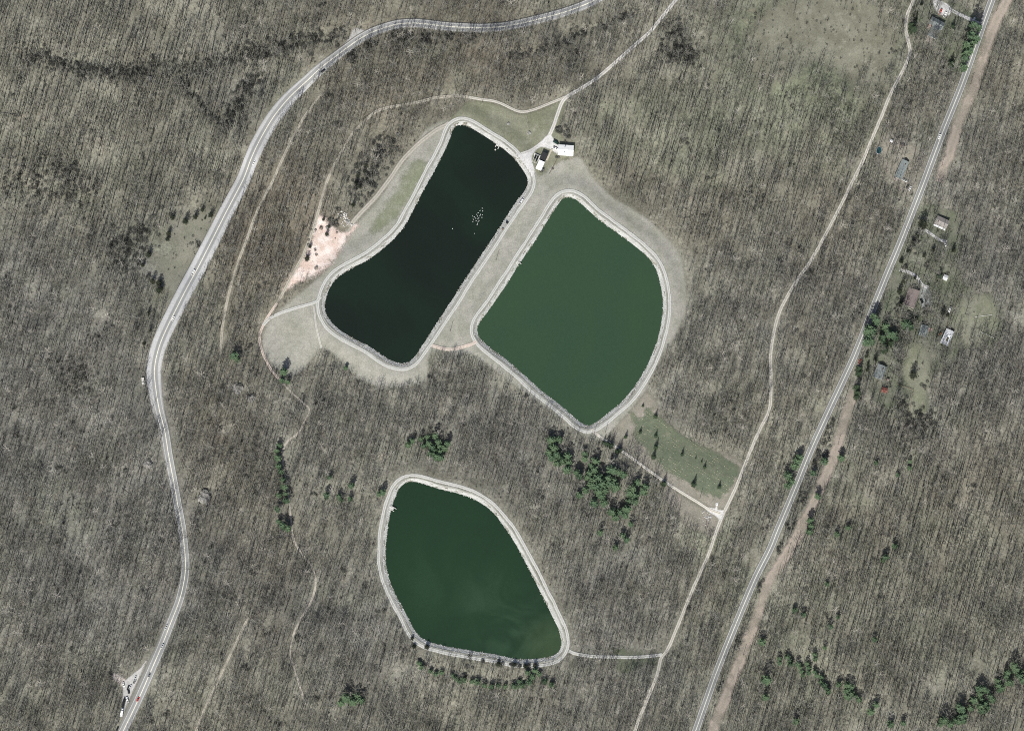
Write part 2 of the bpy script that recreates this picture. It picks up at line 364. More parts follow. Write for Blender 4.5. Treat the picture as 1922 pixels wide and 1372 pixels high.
LAWN_DAM = [(838,226),(812,234),(790,253),(768,290),(738,330),(706,378),(662,428),(640,462),(606,512),(548,560),(512,592),(492,625),(492,657),(512,688),(540,704),(568,694),(604,655),(640,680),(684,717),(742,726),(800,714),(808,664),(850,662),(900,676),(960,720),(1020,762),(1070,800),(1108,824),(1130,826),(1160,800),(1190,765),(1212,735),(1226,700),(1248,660),(1274,620),(1290,575),(1288,530),(1278,480),(1250,442),(1210,405),(1150,368),(1112,330),(1090,296),(1060,300),(1040,290),(1000,300),(960,300),(930,300),(870,240)]
LAWN_N = [(846,232),(858,208),(880,190),(909,190),(943,199),(968,211),(986,213),(1010,206),(1030,198),(1050,188),(1062,186),(1058,215),(1050,240),(1060,262),(1082,268),(1080,290),(1058,300),(1030,318),(1012,330),(990,300),(960,296),(930,280),(890,250)]
FIELD_PALE = [(1150,806),(1188,764),(1212,735),(1232,752),(1245,785),(1292,828),(1345,845),(1385,862),(1398,880),(1378,930),(1352,958),(1300,938),(1254,908),(1222,884),(1190,858),(1155,830)]
FIELD_GREEN = [(1178,772),(1190,775),(1200,784),(1216,764),(1234,775),(1262,800),(1303,828),(1345,848),(1378,868),(1390,882),(1372,916),(1352,934),(1318,926),(1296,908),(1262,892),(1232,868),(1205,836),(1190,820),(1192,800)]
YARD_E = [(1700,446),(1714,412),(1740,382),(1775,392),(1800,402),(1806,440),(1798,480),(1806,520),(1830,545),(1868,556),(1884,600),(1872,645),(1836,650),(1806,660),(1780,690),(1754,700),(1746,735),(1740,775),(1712,792),(1682,786),(1660,765),(1640,748),(1626,710),(1616,690),(1634,640),(1650,590),(1668,540)]
YARD_N = [(1716,-4),(1748,0),(1800,4),(1832,30),(1846,52),(1838,90),(1808,140),(1790,138),(1764,92),(1736,66),(1708,66),(1710,30)]
YARD_2 = [(1642,270),(1664,254),(1700,262),(1720,280),(1738,300),(1722,344),(1702,366),(1680,350),(1664,325),(1645,305)]
MEADOW = [(1395,110),(1402,60),(1430,20),(1500,-10),(1600,-10),(1676,5),(1690,60),(1680,120),(1655,180),(1625,175),(1560,130),(1520,120),(1480,152),(1430,170)]
DIRT = [(594,400),(612,410),(624,424),(642,434),(656,432),(664,414),(674,420),(652,446),(638,472),(624,494),(600,512),(572,526),(544,540),(530,548),(536,530),(556,500),(574,470),(586,440)]
sheet('lawn', LAWN_DAM, M_DAMGRASS, .05, clip_pond=4.0)
sheet('lawn', LAWN_N, M_GRASS_N, .09, clip_pond=4.0)
sheet('meadow', MEADOW, M_MEADOW, .05, soft=14)
sheet('field', FIELD_PALE, M_PALEFIELD, .09, soft=4)
sheet('field', FIELD_GREEN, M_FIELD, .13, soft=6)
sheet('field', [(1250,908),(1290,936),(1345,966),(1360,974),(1345,1010),(1318,1000),(1290,990),(1268,965),(1245,930)], M_PALEFIELD, .09, soft=4)
sheet('lawn', [(1152,1216),(1200,1224),(1240,1222),(1242,1242),(1210,1248),(1180,1264),(1160,1262)], M_YARD, .05, soft=3)
sheet('lawn', YARD_E, M_YARD, .05, soft=4)
sheet('lawn', [(1812,556),(1850,553),(1872,580),(1868,630),(1836,650),(1806,655),(1796,640),(1790,610),(1796,580)], M_PADDOCK, .09, soft=5)
sheet('lawn', [(1690,692),(1704,640),(1740,655),(1748,700),(1742,740),(1735,780),(1712,788),(1690,770),(1704,735)], M_PADDOCK, .09, soft=5)
sheet('lawn', YARD_N, M_YARD, .05, soft=4)
sheet('lawn', YARD_2, M_PALEFIELD, .05, soft=4)
sheet('lawn', [(284,572),(286,548),(300,520),(296,490),(318,482),(330,462),(318,440),(322,410),(345,400),(402,392),(412,402),(392,448),(368,490),(340,545),(318,580),(296,600)], cover('grazed_slope_grass', (.205,.20,.165), (.175,.175,.137), (.195,.182,.148), soft=9, rough_edge=30), .05, soft=6)
sheet('lawn', [(780,300),(802,312),(778,360),(748,404),(712,436),(694,440),(712,402),(742,356),(760,325)], cover('greener_grass', (.205,.215,.158), (.175,.192,.125), (.24,.238,.19), soft=5, rough_edge=14), .07, soft=5)
sheet('dirt', DIRT, M_PINKDIRT, .13, soft=3)
sheet('dirt', [(626,402),(640,396),(656,406),(658,424),(646,434),(630,426),(618,412)], M_HUMP, .17, soft=3)
sheet('dirt', [(209,1261),(226,1268),(237,1278),(240,1290),(232,1292),(218,1280),(208,1276)], cover('pale_apron_dirt', (.46,.42,.395), (.38,.345,.32), soft=1.5, rough_edge=5), .05, soft=1)
sheet('gravel', [(946,272),(972,290),(1000,281),(1014,268),(1022,258),(1034,252),(1040,262),(1048,270),(1048,290),(1034,281),(1016,276),(1004,284),(998,300),(1004,318),(1000,334),(994,330),(980,306),(962,288)], M_GRAVELYARD, .2, soft=.8, clip_pond=3.2)
sheet('gravel', [(1322,950),(1342,954),(1345,948),(1347,948),(1347,956),(1360,957),(1358,972),(1352,978),(1346,970),(1326,958)], M_GRAVELYARD, .13, soft=.8, smoothpoly=False)
sheet('gravel', [(1752,0),(1776,6),(1788,20),(1784,30),(1766,30),(1756,20)], M_GRAVELYARD, .1, soft=2)
sheet('gravel', [(1732,532),(1744,536),(1750,552),(1748,578),(1734,578),(1728,560)], cover('shaded_driveway_gravel', (.26,.27,.265), (.22,.24,.225), soft=2), .1, soft=2)  # darker gravel, the driveway's shade put into its colour
sheet('gravel', [(236,1274),(262,1254),(280,1230),(262,1268),(240,1316),(228,1344),(226,1340),(229,1300),(228,1284)], cover('worn_lay_by_asphalt', (.42,.41,.40), (.38,.375,.365), soft=.8, rough_edge=1.2), .1, soft=.8, smoothpoly=False)
sheet('gravel', [(652,72),(664,50),(690,56),(718,46),(700,58),(668,76),(630,104),(622,104)], cover('worn_pull_off_gravel', (.33,.325,.32), (.28,.275,.265), soft=1.2, rough_edge=4), .1, soft=1.5)

# ------------------------------------------------------------------ ribbons: roads, tracks, banks
def ribbon(name, pts, wl, wr, zoff, mat, closed=False, step=2.0, n=5, skirt=.5, world=False, taper=False, kind='structure', jitter=0.0):
    """wl, wr: left/right offsets in metres (number or function of index array -> array)"""
    c = pts if world else catmull(pts, step, closed)
    m = len(c); zoff = layer(zoff) if 'marking' not in name else zoff + .04
    t = (np.roll(c, -1, 0) - np.roll(c, 1, 0)) if closed else np.gradient(c, axis=0)
    t /= np.linalg.norm(t, axis=1)[:, None] + 1e-9
    nrm = np.stack([-t[:, 1], t[:, 0]], 1)                    # left of travel
    L = np.full(m, wl) if np.isscalar(wl) else np.asarray(wl)
    R = np.full(m, wr) if np.isscalar(wr) else np.asarray(wr)
    s = np.concatenate([[0], np.cumsum(np.linalg.norm(np.diff(c, axis=0), axis=1))])
    if jitter:
        rr = np.random.default_rng(len(name) + m)
        L = L + np.convolve(rr.normal(0, jitter, m), np.ones(3)/3, 'same'); R = R + np.convolve(rr.normal(0, jitter, m), np.ones(3)/3, 'same')
    rows = [-1.0] + list(np.linspace(-1, 1, n)) + [1.0]
    V = []; U = []; SS = []
    for k, u in enumerate(rows):
        off = np.where(u < 0, u * R, u * L) if not (u == 0) else np.zeros(m)
        off = R * 0 + (-(1 - (u + 1) / 2) * R + ((u + 1) / 2) * L)
        X = c + nrm * off[:, None]; z = H(X) + zoff
        if k in (0, len(rows) - 1): z = z - skirt; X = X + nrm * (0.12 * (1 if k else -1))
        V.append(np.concatenate([X, z[:, None]], 1)); U.append(np.full(m, u)); SS.append(s)
    V = np.stack(V, 1).reshape(-1, 3); U = np.stack(U, 1).ravel(); SS = np.stack(SS, 1).ravel()
    K = len(rows); f = []
    for i in range(m if closed else m - 1):
        j = (i + 1) % m
        for k in range(K - 1): f.append((i*K+k+1, i*K+k, j*K+k, j*K+k+1))
    o = mesh_obj(name, V, f, mat, None, True); fattr(o.data, 'u', U); fattr(o.data, 's', SS)
    if kind: tag(o, kind=kind)
    return o

def track_mat(name, base, rut, mid, fade=0.35, edge=.85, patch=0.0, rutpos=.5, rutw=.28):
    b = NB(name); u = b.math('ABSOLUTE', b.attr('u'))
    n2 = b.noise(.9, 4, rough=.65); n3 = b.noise(.12, 5, rough=.6)
    r = b.rng(b.math('ABSOLUTE', b.math('SUBTRACT', u, rutpos)), 0.05, rutw, 1, 0)
    c = b.mix(b.math('MULTIPLY', r, b.rng(n3, .3, .6, .5, 1)), base, rut)
    c = b.mix(b.math('MULTIPLY', b.rng(u, .1, .3, 1, 0), b.rng(n3, .42, .62, .25, .9)), c, mid)
    c = b.mulc(c, b.rng(n2, .25, .75, .82, 1.18))
    e = b.math('ADD', u, b.math('MULTIPLY_ADD', n2, .7, -.35))
    nd = b.noise(3.0, 2, rough=.8)
    e = b.math('ADD', e, b.math('MULTIPLY_ADD', nd, 3.0 * fade, -1.5 * fade))
    if patch > 0: e = b.math('ADD', e, b.math('MULTIPLY', b.rng(b.noise(.045, 4), .5 - patch * .2, .58 - patch * .2, patch, 0), b.rng(nd, .35, .65, .0, 2.2)))
    al = b.math('LESS_THAN', e, edge)
    return b.bsdf(c, .95, .1, alpha=al, bump=n2, bstr=.3, bdist=.1)
M_TRACK = track_mat('crushed_stone_track', (.385,.382,.36), (.475,.472,.45), (.30,.298,.27))
M_DRIVE = track_mat('gravel_drive', (.44,.425,.40), (.54,.53,.50), (.37,.355,.32))
M_TRAILE = track_mat('gravel_trail', (.36,.345,.31), (.48,.46,.42), (.30,.285,.24), fade=.45)
M_TRAILW = track_mat('woodland_track', (.33,.31,.26), (.41,.38,.325), (.27,.255,.205), fade=.6, patch=.3)
M_TRAILP = track_mat('pink_dirt_track', (.44,.365,.315), (.55,.48,.43), (.34,.30,.255), fade=.5)
M_PATHF = track_mat('field_path', (.40,.38,.345), (.56,.53,.47), (.30,.29,.24))
M_DRV = track_mat('house_driveway', (.40,.395,.39), (.46,.455,.45), (.36,.35,.34), fade=.5)

# reservoir banks
b = NB('riprap_bank'); nf = b.noise(1.1, 5, rough=.7); vz = b.vor(.9, 'Color'); nm = b.noise(.07, 4)
c = b.mix(b.rng(nm, .35, .65), (.44,.44,.42), (.35,.35,.33)); c = b.mix(.35, c, b.mulc(vz, .55), 'MIX') if False else c
c = b.mulc(c, b.math('MULTIPLY', b.rng(nf, .25, .75, .82, 1.15), b.rng(b.vor(.8), 0, .9, 1.08, .86)))
M_BANK = b.bsdf(c, .95, .15, bump=nf, bstr=.8, bdist=.4)
b = NB('grassy_gravel_verge'); nf = b.noise(1.0, 5, rough=.7); nm = b.noise(.06, 4)
c = b.mix(b.rng(nm, .35, .65), (.29,.288,.262), (.205,.205,.178))
M_VERGE = b.bsdf(b.mulc(c, b.rng(nf, .25, .75, .78, 1.2)), .95, .1)

bank_rng = np.random.default_rng(3)
for pi, pc in enumerate(PONDS):
    m = len(pc); t = np.roll(pc, -1, 0) - np.roll(pc, 1, 0); t /= np.linalg.norm(t, axis=1)[:, None]
    nrm = np.stack([t[:, 1], -t[:, 0]], 1)
    area = 0.5 * np.sum(pc[:, 0] * np.roll(pc[:, 1], -1) - np.roll(pc[:, 0], -1) * pc[:, 1])
    if area < 0: nrm = -nrm
    prof = [(-3.2, -3.1), (-1.2, -2.2), (0.0, -1.6), (1.1, -1.05), (2.3, -.5), (3.4, .03), (3.9, .06)]
    V = []
    for d, z in prof:
        j = np.convolve(bank_rng.normal(0, .34, m), [.25, .5, .25], 'same') * (1 if -2 < d < 3 else .3)
        X = pc + nrm * (d + j * (.35 if -2 < d < 3 else .0))[:, None]
        V.append(np.concatenate([X, (z + j * .32)[:, None]], 1))
    V = np.stack(V, 1).reshape(-1, 3); K = len(prof); f = []
    for i in range(m):
        j = (i + 1) % m
        for k in range(K - 1): f.append((i*K+k, i*K+k+1, j*K+k+1, j*K+k) if area < 0 else (i*K+k+1, i*K+k, j*K+k, j*K+k+1))
    o = mesh_obj('bank', V, f, M_BANK); tag(o, kind='structure')
    # verge and track rings (offset centre lines)
    for nm_, dd, hw, mt, zo in (('verge', 4.25, .95, M_VERGE, .10), ('track', 6.45, 1.75, M_TRACK, .16)):
        cc = pc + nrm * dd
        wob = np.interp(np.arange(m), np.linspace(0, m, 40), np.append(bank_rng.normal(0, .28, 39), 0)); cc = cc + nrm * wob[:, None]
        cc = np.stack([np.convolve(np.concatenate([cc[-4:, k], cc[:, k], cc[:4, k]]), np.ones(5)/5, 'same')[4:-4] for k in (0, 1)], 1)
        ribbon(nm_, cc, hw, hw, zo, mt, closed=True, world=True, skirt=.3, jitter=.22)

def water_mat(name, c1, c2, scale, dist, stops):
    b = NB(name)
    n = b.noise(scale, 4, rough=.5, dist=dist)
    f = b.rng(n, *stops)
    c = b.mix(f, c1, c2)
    fine = b.noise(.9, 2); c = b.mulc(c, b.rng(fine, .3, .7, .95, 1.05))
    rip = b.noise(.55, 3)
    return b.bsdf(c, .16, .22, bump=rip, bstr=.06, bdist=.2), b
W1, _ = water_mat('dark_water', (.009,.0130,.0098), (.0098,.0190,.0122), .008, 1.5, (.35, .7))
W2, _ = water_mat('green_water', (.0275,.0535,.031), (.030,.058,.029), .01, 1.0, (.3, .7))
# third reservoir: silt clouds stirred up towards its south-east end
b = NB('silty_green_water')
p = b.pos(); wv = b.noise(.018, 3, dist=2.2, rough=.5)
def pool(u, v, r):
    n = b.n.new('ShaderNodeVectorMath'); n.operation = 'DISTANCE'; b.l.new(p, n.inputs[0]); x, y = P(u, v); n.inputs[1].default_value = (x, y, WATER_Z)
    return b.rng(n.outputs['Value'], 0, r, 1, 0)
f = b.math('MULTIPLY', b.math('MAXIMUM', b.math('MULTIPLY', pool(915, 1135, 50), .6), b.math('MAXIMUM', pool(975, 1185, 60), pool(1030, 1218, 35))), b.rng(wv, .38, .68, .05, 1))
f2 = b.math('MULTIPLY', pool(850, 1080, 95), b.rng(b.noise(.012, 3, dist=1), .3, .7, .2, 1))
c = b.mix(f2, (.0135,.030,.0155), (.0185,.042,.021)); c = b.mix(b.math('MULTIPLY', f, .5), c, (.044,.080,.048))
c = b.mix(b.math('MULTIPLY', pool(1035, 1215, 40), .6), c, (.045,.07,.034))
c = b.mulc(c, b.rng(b.noise(.9, 2), .3, .7, .95, 1.05))
W3 = b.bsdf(c, .16, .22, bump=b.noise(.55, 3), bstr=.06, bdist=.2)
for pc, mt in zip(PONDS, (W1, W2, W3)):
    t = np.roll(pc, -1, 0) - np.roll(pc, 1, 0); t /= np.linalg.norm(t, axis=1)[:, None]; nrm = np.stack([t[:, 1], -t[:, 0]], 1)
    area = 0.5 * np.sum(pc[:, 0] * np.roll(pc[:, 1], -1) - np.roll(pc[:, 0], -1) * pc[:, 1])
    if area < 0: nrm = -nrm
    q = pc + nrm * 1.6
    order = range(len(q)) if area > 0 else range(len(q) - 1, -1, -1)
    o = mesh_obj('water', [(q[i, 0], q[i, 1], WATER_Z) for i in order], [tuple(range(len(q)))], mt); tag(o, kind='structure')

# dirt and gravel ways
ribbon('power_line_cut', POWER, 6.0, 6.0, .06, M_POWER_R := track_mat('cut_strip_ground', (.285,.247,.212), (.305,.262,.225), (.24,.218,.18), fade=.6, edge=.8, patch=.35), jitter=.8)
ribbon('power_line_cut', POWER2, 6.2, 6.2, .06, M_POWER_R, jitter=.8)
ribbon('gravel_road', TRAIL_E, 1.9, 1.9, .15, M_TRAILE, jitter=.15)
ribbon('track', SPUR3, 1.8, 1.8, .16, M_TRACK)
ribbon('gravel_road', DRIVE, 2.0, 2.0, .18, M_DRIVE)
cw = catmull(PATH_W, 2.0); ky = PA([(486,632)])[0]
ki = int(np.argmin(np.linalg.norm(cw - PA([(519,568)])[0], axis=1))); kj = int(np.argmin(np.linalg.norm(cw - PA([(521.6,709)])[0], axis=1)))
ka = int(np.argmin(np.linalg.norm(cw - PA([(880,182)])[0], axis=1)))
ribbon('track', cw[:ka + 1], 1.5, 1.5, .15, M_TRAILE, world=True)
ribbon('woodland_track', cw[ka:ki + 1], 1.7, 1.7, .15, M_TRAILW, world=True)
ribbon('dirt_track', cw[ki:kj + 1], 1.4, 1.4, .15, M_TRAILP, world=True)
ribbon('woodland_track', cw[kj:], 1.3, 1.3, .15, track_mat('pale_footpath', (.36,.335,.29), (.40,.37,.325), (.35,.325,.28), fade=.5, patch=.3), world=True)
ribbon('woodland_track', TRAIL_2, 1.6, 1.6, .15, M_TRAILW)
ribbon('woodland_track', TRAIL_3, 1.5, 1.5, .15, M_TRAILW)
ribbon('track', PATH_SW, 1.7, 1.7, .20, M_TRACK)
ribbon('track', PATH_SW2, 1.2, 1.2, .15, track_mat('faint_lawn_track', (.33,.325,.29), (.42,.41,.38), (.32,.315,.28), fade=.7))
ribbon('dirt_track', PATH_MID, 1.8, 1.8, .20, M_TRAILP)
ribbon('dirt_track', PATH_NW, 2.6, 2.6, .15, track_mat('rutted_dirt_track', (.31,.295,.255), (.40,.37,.33), (.27,.26,.215), fade=.75, rutpos=.4))
ribbon('field_path', PATH_F, 1.5, 1.5, .18, M_PATHF)
for dpt, hw in ((DRIVE_N, 1.9), (DRIVE_3, 1.6), (DRIVE_4, 1.7)): ribbon('driveway', dpt, hw, hw, .12, M_DRV)

# paved roads
hc = catmull(HWY, 2.0)
hy = 686 - hc[:, 1] / S
hL = np.interp(hy, HW_Y, HW_R) * S; hR = np.interp(hy, HW_Y, HW_L) * S      # travel runs north to south: left = east
b = NB('sun_bleached_shoulder'); nf = b.noise(.8, 4); nm = b.noise(.05, 3)
c = b.mix(b.rng(nm, .35, .65), (.44,.44,.445), (.385,.385,.385)); gy_ = b.n.new('ShaderNodeSeparateXYZ'); b.l.new(b.pos(), gy_.inputs[0]); yv = gy_.outputs[1]
old = b.math('MAXIMUM', b.rng(yv, -60, -10, 1, 0), b.rng(yv, 262, 300, 0, 1)); c = b.mix(old, c, (.20,.197,.182)); M_SHOULDER = b.bsdf(b.mulc(c, b.rng(nf, .25, .75, .88, 1.1)), .9, .2)
def asphalt(name, c1, c2, rut=.9):
    b = NB(name); u = b.attr('u'); nf = b.noise(1.5, 4); s = b.attr('s')
    cv = b.n.new('ShaderNodeCombineXYZ'); b.put(cv.inputs[0], b.math('MULTIPLY', u, 2.5)); b.put(cv.inputs[1], b.math('MULTIPLY', s, .02))
    nm = b.noise(1.0, 4, cv.outputs[0])
    c = b.mix(b.rng(nm, .35, .65), c1, c2)
    au = b.math('ABSOLUTE', u); r = b.rng(b.math('ABSOLUTE', b.math('SUBTRACT', au, .5)), .1, .4, rut, 1.04)
    return b.bsdf(b.mulc(c, b.math('MULTIPLY', r, b.rng(nf, .25, .75, .9, 1.1))), .85, .25)
M_ASPH = asphalt('highway_asphalt', (.285,.288,.288), (.25,.254,.254))
M_CASPH = asphalt('county_asphalt', (.225,.228,.226), (.195,.199,.198))
def paint(name, col):
    b = NB(name); n = b.noise(1.2, 3); return b.bsdf(b.mulc(col, b.rng(n, .3, .65, .8, 1.05)), .7, .3, alpha=b.math('GREATER_THAN', b.noise(2.5, 2), .36))
M_WHITE = paint('white_road_paint', (.46,.46,.445)); M_YELLOW = paint('yellow_road_paint', (.68,.655,.55))
def offset_line(name, c, off, hw, z, mat):
    t = np.gradient(c, axis=0); t /= np.linalg.norm(t, axis=1)[:, None]; nrm = np.stack([-t[:, 1], t[:, 0]], 1)
    return ribbon(name, c + nrm * off[:, None] if not np.isscalar(off) else c + nrm * off, hw, hw, z, mat, world=True, n=2, skirt=.02)
ribbon('shoulder', hc, hL, hR, .22, M_SHOULDER, world=True, n=9, skirt=.6)
ribbon('road', hc, 3.45, 3.45, .26, M_ASPH, world=True, n=7, skirt=.03)
offset_line('road_marking', hc, .14, .08, .29, M_YELLOW); offset_line('road_marking', hc, -.14, .08, .29, M_YELLOW)
offset_line('road_marking', hc, 3.3, .11, .29, M_WHITE); offset_line('road_marking', hc, -3.3, .11, .29, M_WHITE)
# fresher patch of asphalt on the bend
k0 = int(np.argmin(np.linalg.norm(hc - PA([(347.8,1053)])[0], axis=1))); k1 = int(np.argmin(np.linalg.norm(hc - PA([(337,1124)])[0], axis=1)))
ribbon('road_patch', hc[k0:k1], 3.2, 3.2, .275, asphalt('patched_asphalt', (.20,.21,.21), (.185,.19,.19)), world=True, n=7, skirt=.01)
ccy = catmull(CTY, 2.0)
ribbon('road_verge', ccy, 4.3, 4.3, .16, track_mat('road_edge_gravel', (.20,.195,.17), (.22,.21,.185), (.20,.195,.17), fade=.5, edge=.85), world=True, n=5, skirt=.4)
ribbon('road', ccy, 3.25, 3.25, .24, M_CASPH, world=True, n=7, skirt=.3)
offset_line('road_marking', ccy, 0.12, .055, .27, paint('pale_center_paint', (.60,.60,.52))); offset_line('road_marking', ccy, -.12, .055, .27, bpy.data.materials['pale_center_paint'])
offset_line('road_marking', ccy, 2.95, .07, .27, M_WHITE); offset_line('road_marking', ccy, -2.95, .07, .27, M_WHITE)

# ------------------------------------------------------------------ vegetation meshes
b = NB('grey_bark'); r = b.rnd(); n = b.noise(.6, 3, b.objpos())
c = b.mix(r, (.128,.126,.105), (.215,.212,.187)); M_BARK = b.bsdf(b.mulc(c, b.rng(n, .3, .7, .75, 1.2)), .95, .1)
b = NB('bare_twigs'); r = b.rnd(); c = b.mix(r, (.155,.150,.124), (.252,.246,.218)); M_TWIG = b.bsdf(c, .95, .1)
b = NB('white_bark'); M_WBARK = b.bsdf(b.mulc((.55,.52,.46), b.rng(b.noise(.8, 3, b.objpos()), .3, .7, .7, 1.1)), .9, .1)
def foliage(name, c1, c2):
    b = NB(name); r = b.rnd(); n = b.noise(.9, 3, b.objpos())
    c = b.mulc(b.mix(r, c1, c2), b.rng(n, .3, .7, .75, 1.25)); m = b.bsdf(c, .9, .15)
    tl = b.n.new('ShaderNodeBsdfTranslucent'); b.put(tl.inputs[0], c); mx = b.n.new('ShaderNodeMixShader'); mx.inputs[0].default_value = .35
    sf = b.out.inputs[0].links[0].from_socket; b.l.new(sf, mx.inputs[1]); b.l.new(tl.outputs[0], mx.inputs[2]); b.l.new(mx.outputs[0], b.out.inputs[0]); return m
M_PINE = foliage('pine_needles', (.130,.200,.118), (.165,.238,.136))
M_SPRUCE = foliage('spruce_needles', (.060,.088,.055), (.075,.108,.062))
M_JUNIPER = foliage('juniper_foliage', (.040,.050,.034), (.055,.062,.042))
M_LAUREL = foliage('laurel_leaves', (.098,.10,.09), (.165,.165,.152))
M_BUSH = foliage('bush_leaves', (.085,.135,.055), (.11,.16,.06))

def bare_tree(seed, h, spread=1.0, dens=1.0, lean=0.03, thick=1.0):
    rr = random.Random(seed); tr = MB(); cr = MB()
    lx, ly = rr.uniform(-lean, lean) * h, rr.uniform(-lean, lean) * h
    def ax(t): return Vector((lx * t * t + .012*h*math.sin(5*t+seed), ly * t * t + .012*h*math.cos(4*t+seed), h * t))
    ts = (0, .04, .3, .6, .92); r0 = (.012 * h + .04) * thick
    tr.tube([ax(t) - Vector((0, 0, .4 if t == 0 else 0)) for t in ts], [r0*1.35, r0, r0*.8, r0*.55, r0*.15], 5)
    nl = int(12 * dens)
    for i in range(nl):
        t = .34 + .6 * (i + rr.random()) / nl; az = i * 2.4 + rr.uniform(-.6, .6)
        L = spread * h * (.30 - .20 * (t - .34) / .6) * rr.uniform(.75, 1.25); el = rr.uniform(.55, 1.05)
        p0 = ax(t); d = Vector((math.cos(az)*math.cos(el), math.sin(az)*math.cos(el), math.sin(el)))
        p1 = p0 + d * L * .5; p2 = p1 + (d + Vector((rr.uniform(-.25,.25), rr.uniform(-.25,.25), .2))).normalized() * L * .5
        rb = r0 * (.42 - .25 * t) * 1.1
        cr.tube([p0, p1, p2], [rb, rb * .65, rb * .2], 3, cap=False)
        for k in range(int(6 * dens)):
            q = p0.lerp(p2, rr.uniform(.3, 1.0)); a2 = az + rr.uniform(-1.3, 1.3); e2 = rr.uniform(.1, 1.1)
            dd = Vector((math.cos(a2)*math.cos(e2), math.sin(a2)*math.cos(e2), math.sin(e2))); l2 = L * rr.uniform(.25, .5)
            sd = dd.cross(Vector((rr.uniform(-1,1), rr.uniform(-1,1), .3))).normalized() * .05 * thick
            e = q + dd * l2
            cr.add([q - sd, q + sd, e], [(0, 1, 2)])
    return tr, cr

def conifer(seed, h, rad, kind):
    """whorls of drooping boughs carrying needle sprays; kind: pine (open, rounded), spruce (pointed), juniper (tight column)"""
    rr = random.Random(seed); tr = MB(); cr = MB()
    tr.tube([(0,0,-.4),(0,0,h*.5),(0,0,h*.96)], [.02*h+.05,.014*h+.03,.02], 6)
    lev = {'pine': 8, 'spruce': 12, 'juniper': 10}[kind]
    base = {'pine': .32, 'spruce': .06, 'juniper': .04}[kind]
    for i in range(lev):
        t = i / (lev - 1); z = h * (base + (1 - base) * .97 * t)
        if kind == 'pine': R = rad * (math.sin(math.pi * (.22 + .70 * t)) ** .8) * (1 - .25 * t)
        elif kind == 'spruce': R = rad * (1 - t) ** .85 + .12
        else: R = rad * (math.sin(math.pi * (.2 + .75 * t)) ** .7)
        nb = max(5, int({'pine': 9, 'spruce': 11, 'juniper': 9}[kind] * (1 - .45 * t)))
        a0 = rr.uniform(0, 6.28)
        for k in range(nb):
            az = a0 + 2 * math.pi * k / nb + rr.uniform(-.3, .3); L = R * rr.uniform(.55, 1.25)
            up = {'pine': .25, 'spruce': -.25, 'juniper': .5}[kind]
            d = Vector((math.cos(az), math.sin(az), 0))
            m = 5 if kind == 'pine' else 4
            for j in range(m):
                s = (j + .7) / m; q = d * L * s + Vector((0, 0, z + up * L * s - .12 * L * s * s))
                w_ = (.34 if kind != 'pine' else .42) * (.35 + .75 * (1 - abs(s - .55))) * max(.35, R / 2.2) + .1
                for _ in range(2 if kind != 'pine' else 3):
                    a3 = az + rr.uniform(-1.0, 1.0); ln = w_ * rr.uniform(1.0, 1.9)
                    f = Vector((math.cos(a3), math.sin(a3), rr.uniform(-.15, .4))); sd = f.cross(Vector((rr.uniform(-.35,.35), rr.uniform(-.35,.35), 1))).normalized() * w_ * (.6 if kind == 'pine' else .5)
                    o_ = q + Vector((rr.uniform(-.2,.2), rr.uniform(-.2,.2), rr.uniform(-.2,.2))) * R * .3
                    cr.add([o_, o_ + f*ln*.5 + sd, o_ + f*ln, o_ + f*ln*.5 - sd], [(0, 1, 2, 3)])
    return tr, cr

def bush(seed, r, hgt, nf=90, leaf=.3):
    rr = random.Random(seed); cr = MB()
    for _ in range(nf):
        az = rr.uniform(0, 6.28); ph = math.acos(rr.uniform(-.1, 1)); q = rr.uniform(.55, 1.05)
        p = Vector((r*q*math.sin(ph)*math.cos(az), r*q*math.sin(ph)*math.sin(az), hgt*(.25 + .75*q*math.cos(ph))))
        f = Vector((rr.uniform(-1,1), rr.uniform(-1,1), rr.uniform(-.3,1))).normalized() * leaf * rr.uniform(.7, 1.5)
        sd = f.cross(Vector((rr.uniform(-1,1), rr.uniform(-1,1), rr.uniform(-1,1)))).normalized() * leaf * .5
        cr.add([p - f, p + sd, p + f, p - sd], [(0, 1, 2, 3)])
    return cr
def twig_bush(seed, r, hgt, n=40):
    rr = random.Random(seed); cr = MB()
    for _ in range(n):
        az = rr.uniform(0, 6.28); e = rr.uniform(.5, 1.4); d = Vector((math.cos(az)*math.cos(e)*r/hgt*1.4, math.sin(az)*math.cos(e)*r/hgt*1.4, math.sin(e)))
        p = Vector((rr.uniform(-.3,.3)*r, rr.uniform(-.3,.3)*r, 0)); q = p + d * hgt * rr.uniform(.6, 1.1)
        sd = d.cross(Vector((rr.uniform(-1,1), rr.uniform(-1,1), .2))).normalized() * .06
        cr.add([p - sd, p + sd, q + sd*.3, q - sd*.3], [(0, 1, 2, 3)])
    return cr

def merged(parts, name):
    """parts: list of (MB, material) -> one mesh with material slots"""
    v, f, mi, mats = [], [], [], []
    for k, (mb, mt) in enumerate(parts):
        b0 = len(v); v += mb.v; f += [tuple(i + b0 for i in q) for q in mb.f]; mi += [k] * len(mb.f); mats.append(mt)
    me = bpy.data.meshes.new(name); me.from_pydata(v, [], f)
    for m in mats: me.materials.append(m)
    me.polygons.foreach_set('material_index', mi); me.update(); return me

